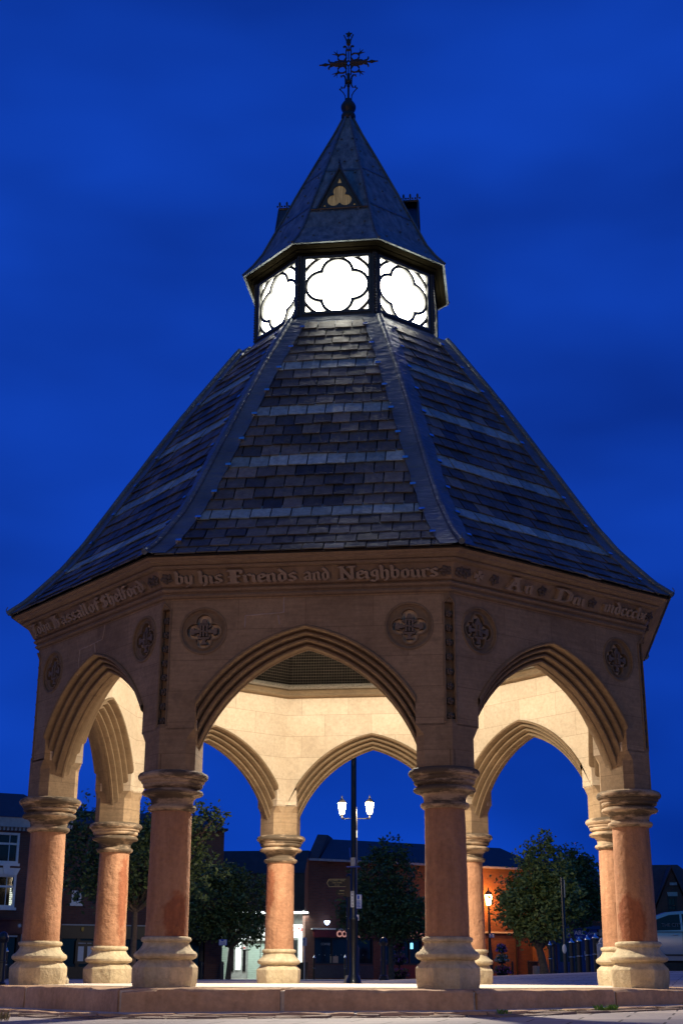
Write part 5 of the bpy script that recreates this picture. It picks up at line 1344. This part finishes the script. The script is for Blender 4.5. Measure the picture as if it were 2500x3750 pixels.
m = MB(); m.blob((-.62+XO, -1.0, 1.04), .10, n=10, m=6, sq=(1, 1.0, .75)); m.tube([(-.6+XO, -.85, .99), (-.62+XO, -.95, 1.02)], .02); m.build('wing_mirror', M['car'], car, smooth=60)
for x in (.12, 1.05):
    m = MB(); m.blob((x+XO, -.885, .90), .085, n=10, m=6, sq=(1, .2, .22)); m.build('door_handle', M['car'], car, smooth=60)
m = MB()
for x in (-.86, .31, 1.2):
    m.box(x-.004+XO, x+.004+XO, -.866, -.85, .32, .97)
m.box(-1.6+XO, 1.6+XO, -.872, -.85, .36, .40)
m.build('door_seams', M['blackfront'], car)
for x in (-1.22, 1.28):
    for s in (-1, 1):
        m = MB(); mm = Matrix.Translation((x+XO, s*.74, .30)) @ Matrix.Rotation(rad(90), 4, 'X'); m.lathe([(.16, -.09), (.27, -.1), (.30, -.07), (.30, .07), (.27, .1), (.16, .09)], 28); m.xf(mm); wo_ = m.build('wheel', M['tyre'], car, smooth=40)
        m = MB(); m.lathe([(.03, -.085), (.18, -.095), (.2, -.06), (.2, .06), (.18, .095), (.03, .085)], 20); m.xf(mm); m.build('rim', M['steel'], wo_, smooth=40)
m = MB(); m.hexa([(-1.93+XO, -.72, .66), (-1.70+XO, -.80, .68), (-1.70+XO, -.6, .68), (-1.93+XO, -.5, .66), (-1.86+XO, -.72, .80), (-1.55+XO, -.80, .88), (-1.55+XO, -.6, .9), (-1.86+XO, -.5, .82)]); m.build('headlight', M['ltext'], car)
sign_text('glass_reflection', 'THE CITY', .14, simple('faint_reflected_letters', (.10, .13, .17), .4), car, .25+XO-.2, yat(1.13, .012), 1.15, sx=.9, depth=.002)

# --- small things near the steps
g = Vector(onY(243, 3601, -1.2)); 
p = onY(243, 3602, 0)
d = ray(243, 3603); tq = (0.0-CAM.z)/d.z; q = CAM+d*tq
t = tag(empty('glass_bottle', Vector((q.x, q.y, 0))), 'tiny pale bottle standing on the platform beside the left front column base', 'bottle')
lathe_obj('body', [(.03, 0), (.034, .01), (.034, .05), (.026, .065), (.014, .07), (.014, .082)], simple('cloudy_glass', (.45, .38, .25), .2), t, 12); lathe_obj('cap', [(.016, .082), (.016, .095), (.012, .096)], M['dtext'], t, 10)
def tuft(px, py, zg, label, mats, n=60, h=.06, r=.06, seed=1, grp=None):
    d = ray(px, py); tq = (zg-CAM.z)/d.z; q = CAM+d*tq; rn = random.Random(seed)
    t = empty('weed', Vector((q.x, q.y, zf(q.x, q.y)+.005))); tag(t, label, 'weed', grp); m = MB()
    for i in range(n):
        a = rn.uniform(0, 6.28); rr_ = r*math.sqrt(rn.random()); b = Vector((rr_*math.cos(a)*1.6, rr_*math.sin(a)*.6, 0)); hh = h*rn.uniform(.4, 1); tip = b+Vector((rn.gauss(0, .02), rn.gauss(0, .02), hh)); s = Vector((math.cos(a), math.sin(a), 0))*rn.uniform(.004, .012)
        mid = b.lerp(tip, .55)+Vector((0, 0, .01)); m.add([b, mid+s, tip, mid-s], [(0, 1, 2, 3)])
    m.build('leaves', mats, t, recalc=False)
M['weed'] = leafm('weed_leaves', (.06, .16, .02), (.16, .32, .05)); M['dry'] = leafm('dry_grass', (.30, .22, .08), (.5, .42, .18))
tuft(2222, 3700, -.2, 'green leafy weed growing at the foot of the lower step, right side', M['weed'], 90, .07, .07, 1)
tuft(2060, 3708, -.21, 'dry pale grass tuft by the lower step below the right rear column', M['dry'], 70, .035, .08, 2)
tuft(1845, 3715, -.22, 'thin dark-stemmed weed at the step right of the front right column', M['weed'], 26, .06, .04, 3)
tuft(2440, 3690, -.2, 'long row of yellowish grass along the lower step at the right edge', M['dry'], 120, .04, .14, 4)
tuft(12, 3738, -.28, 'dry weed at the lower step at the left edge', M['dry'], 30, .12, .03, 5)
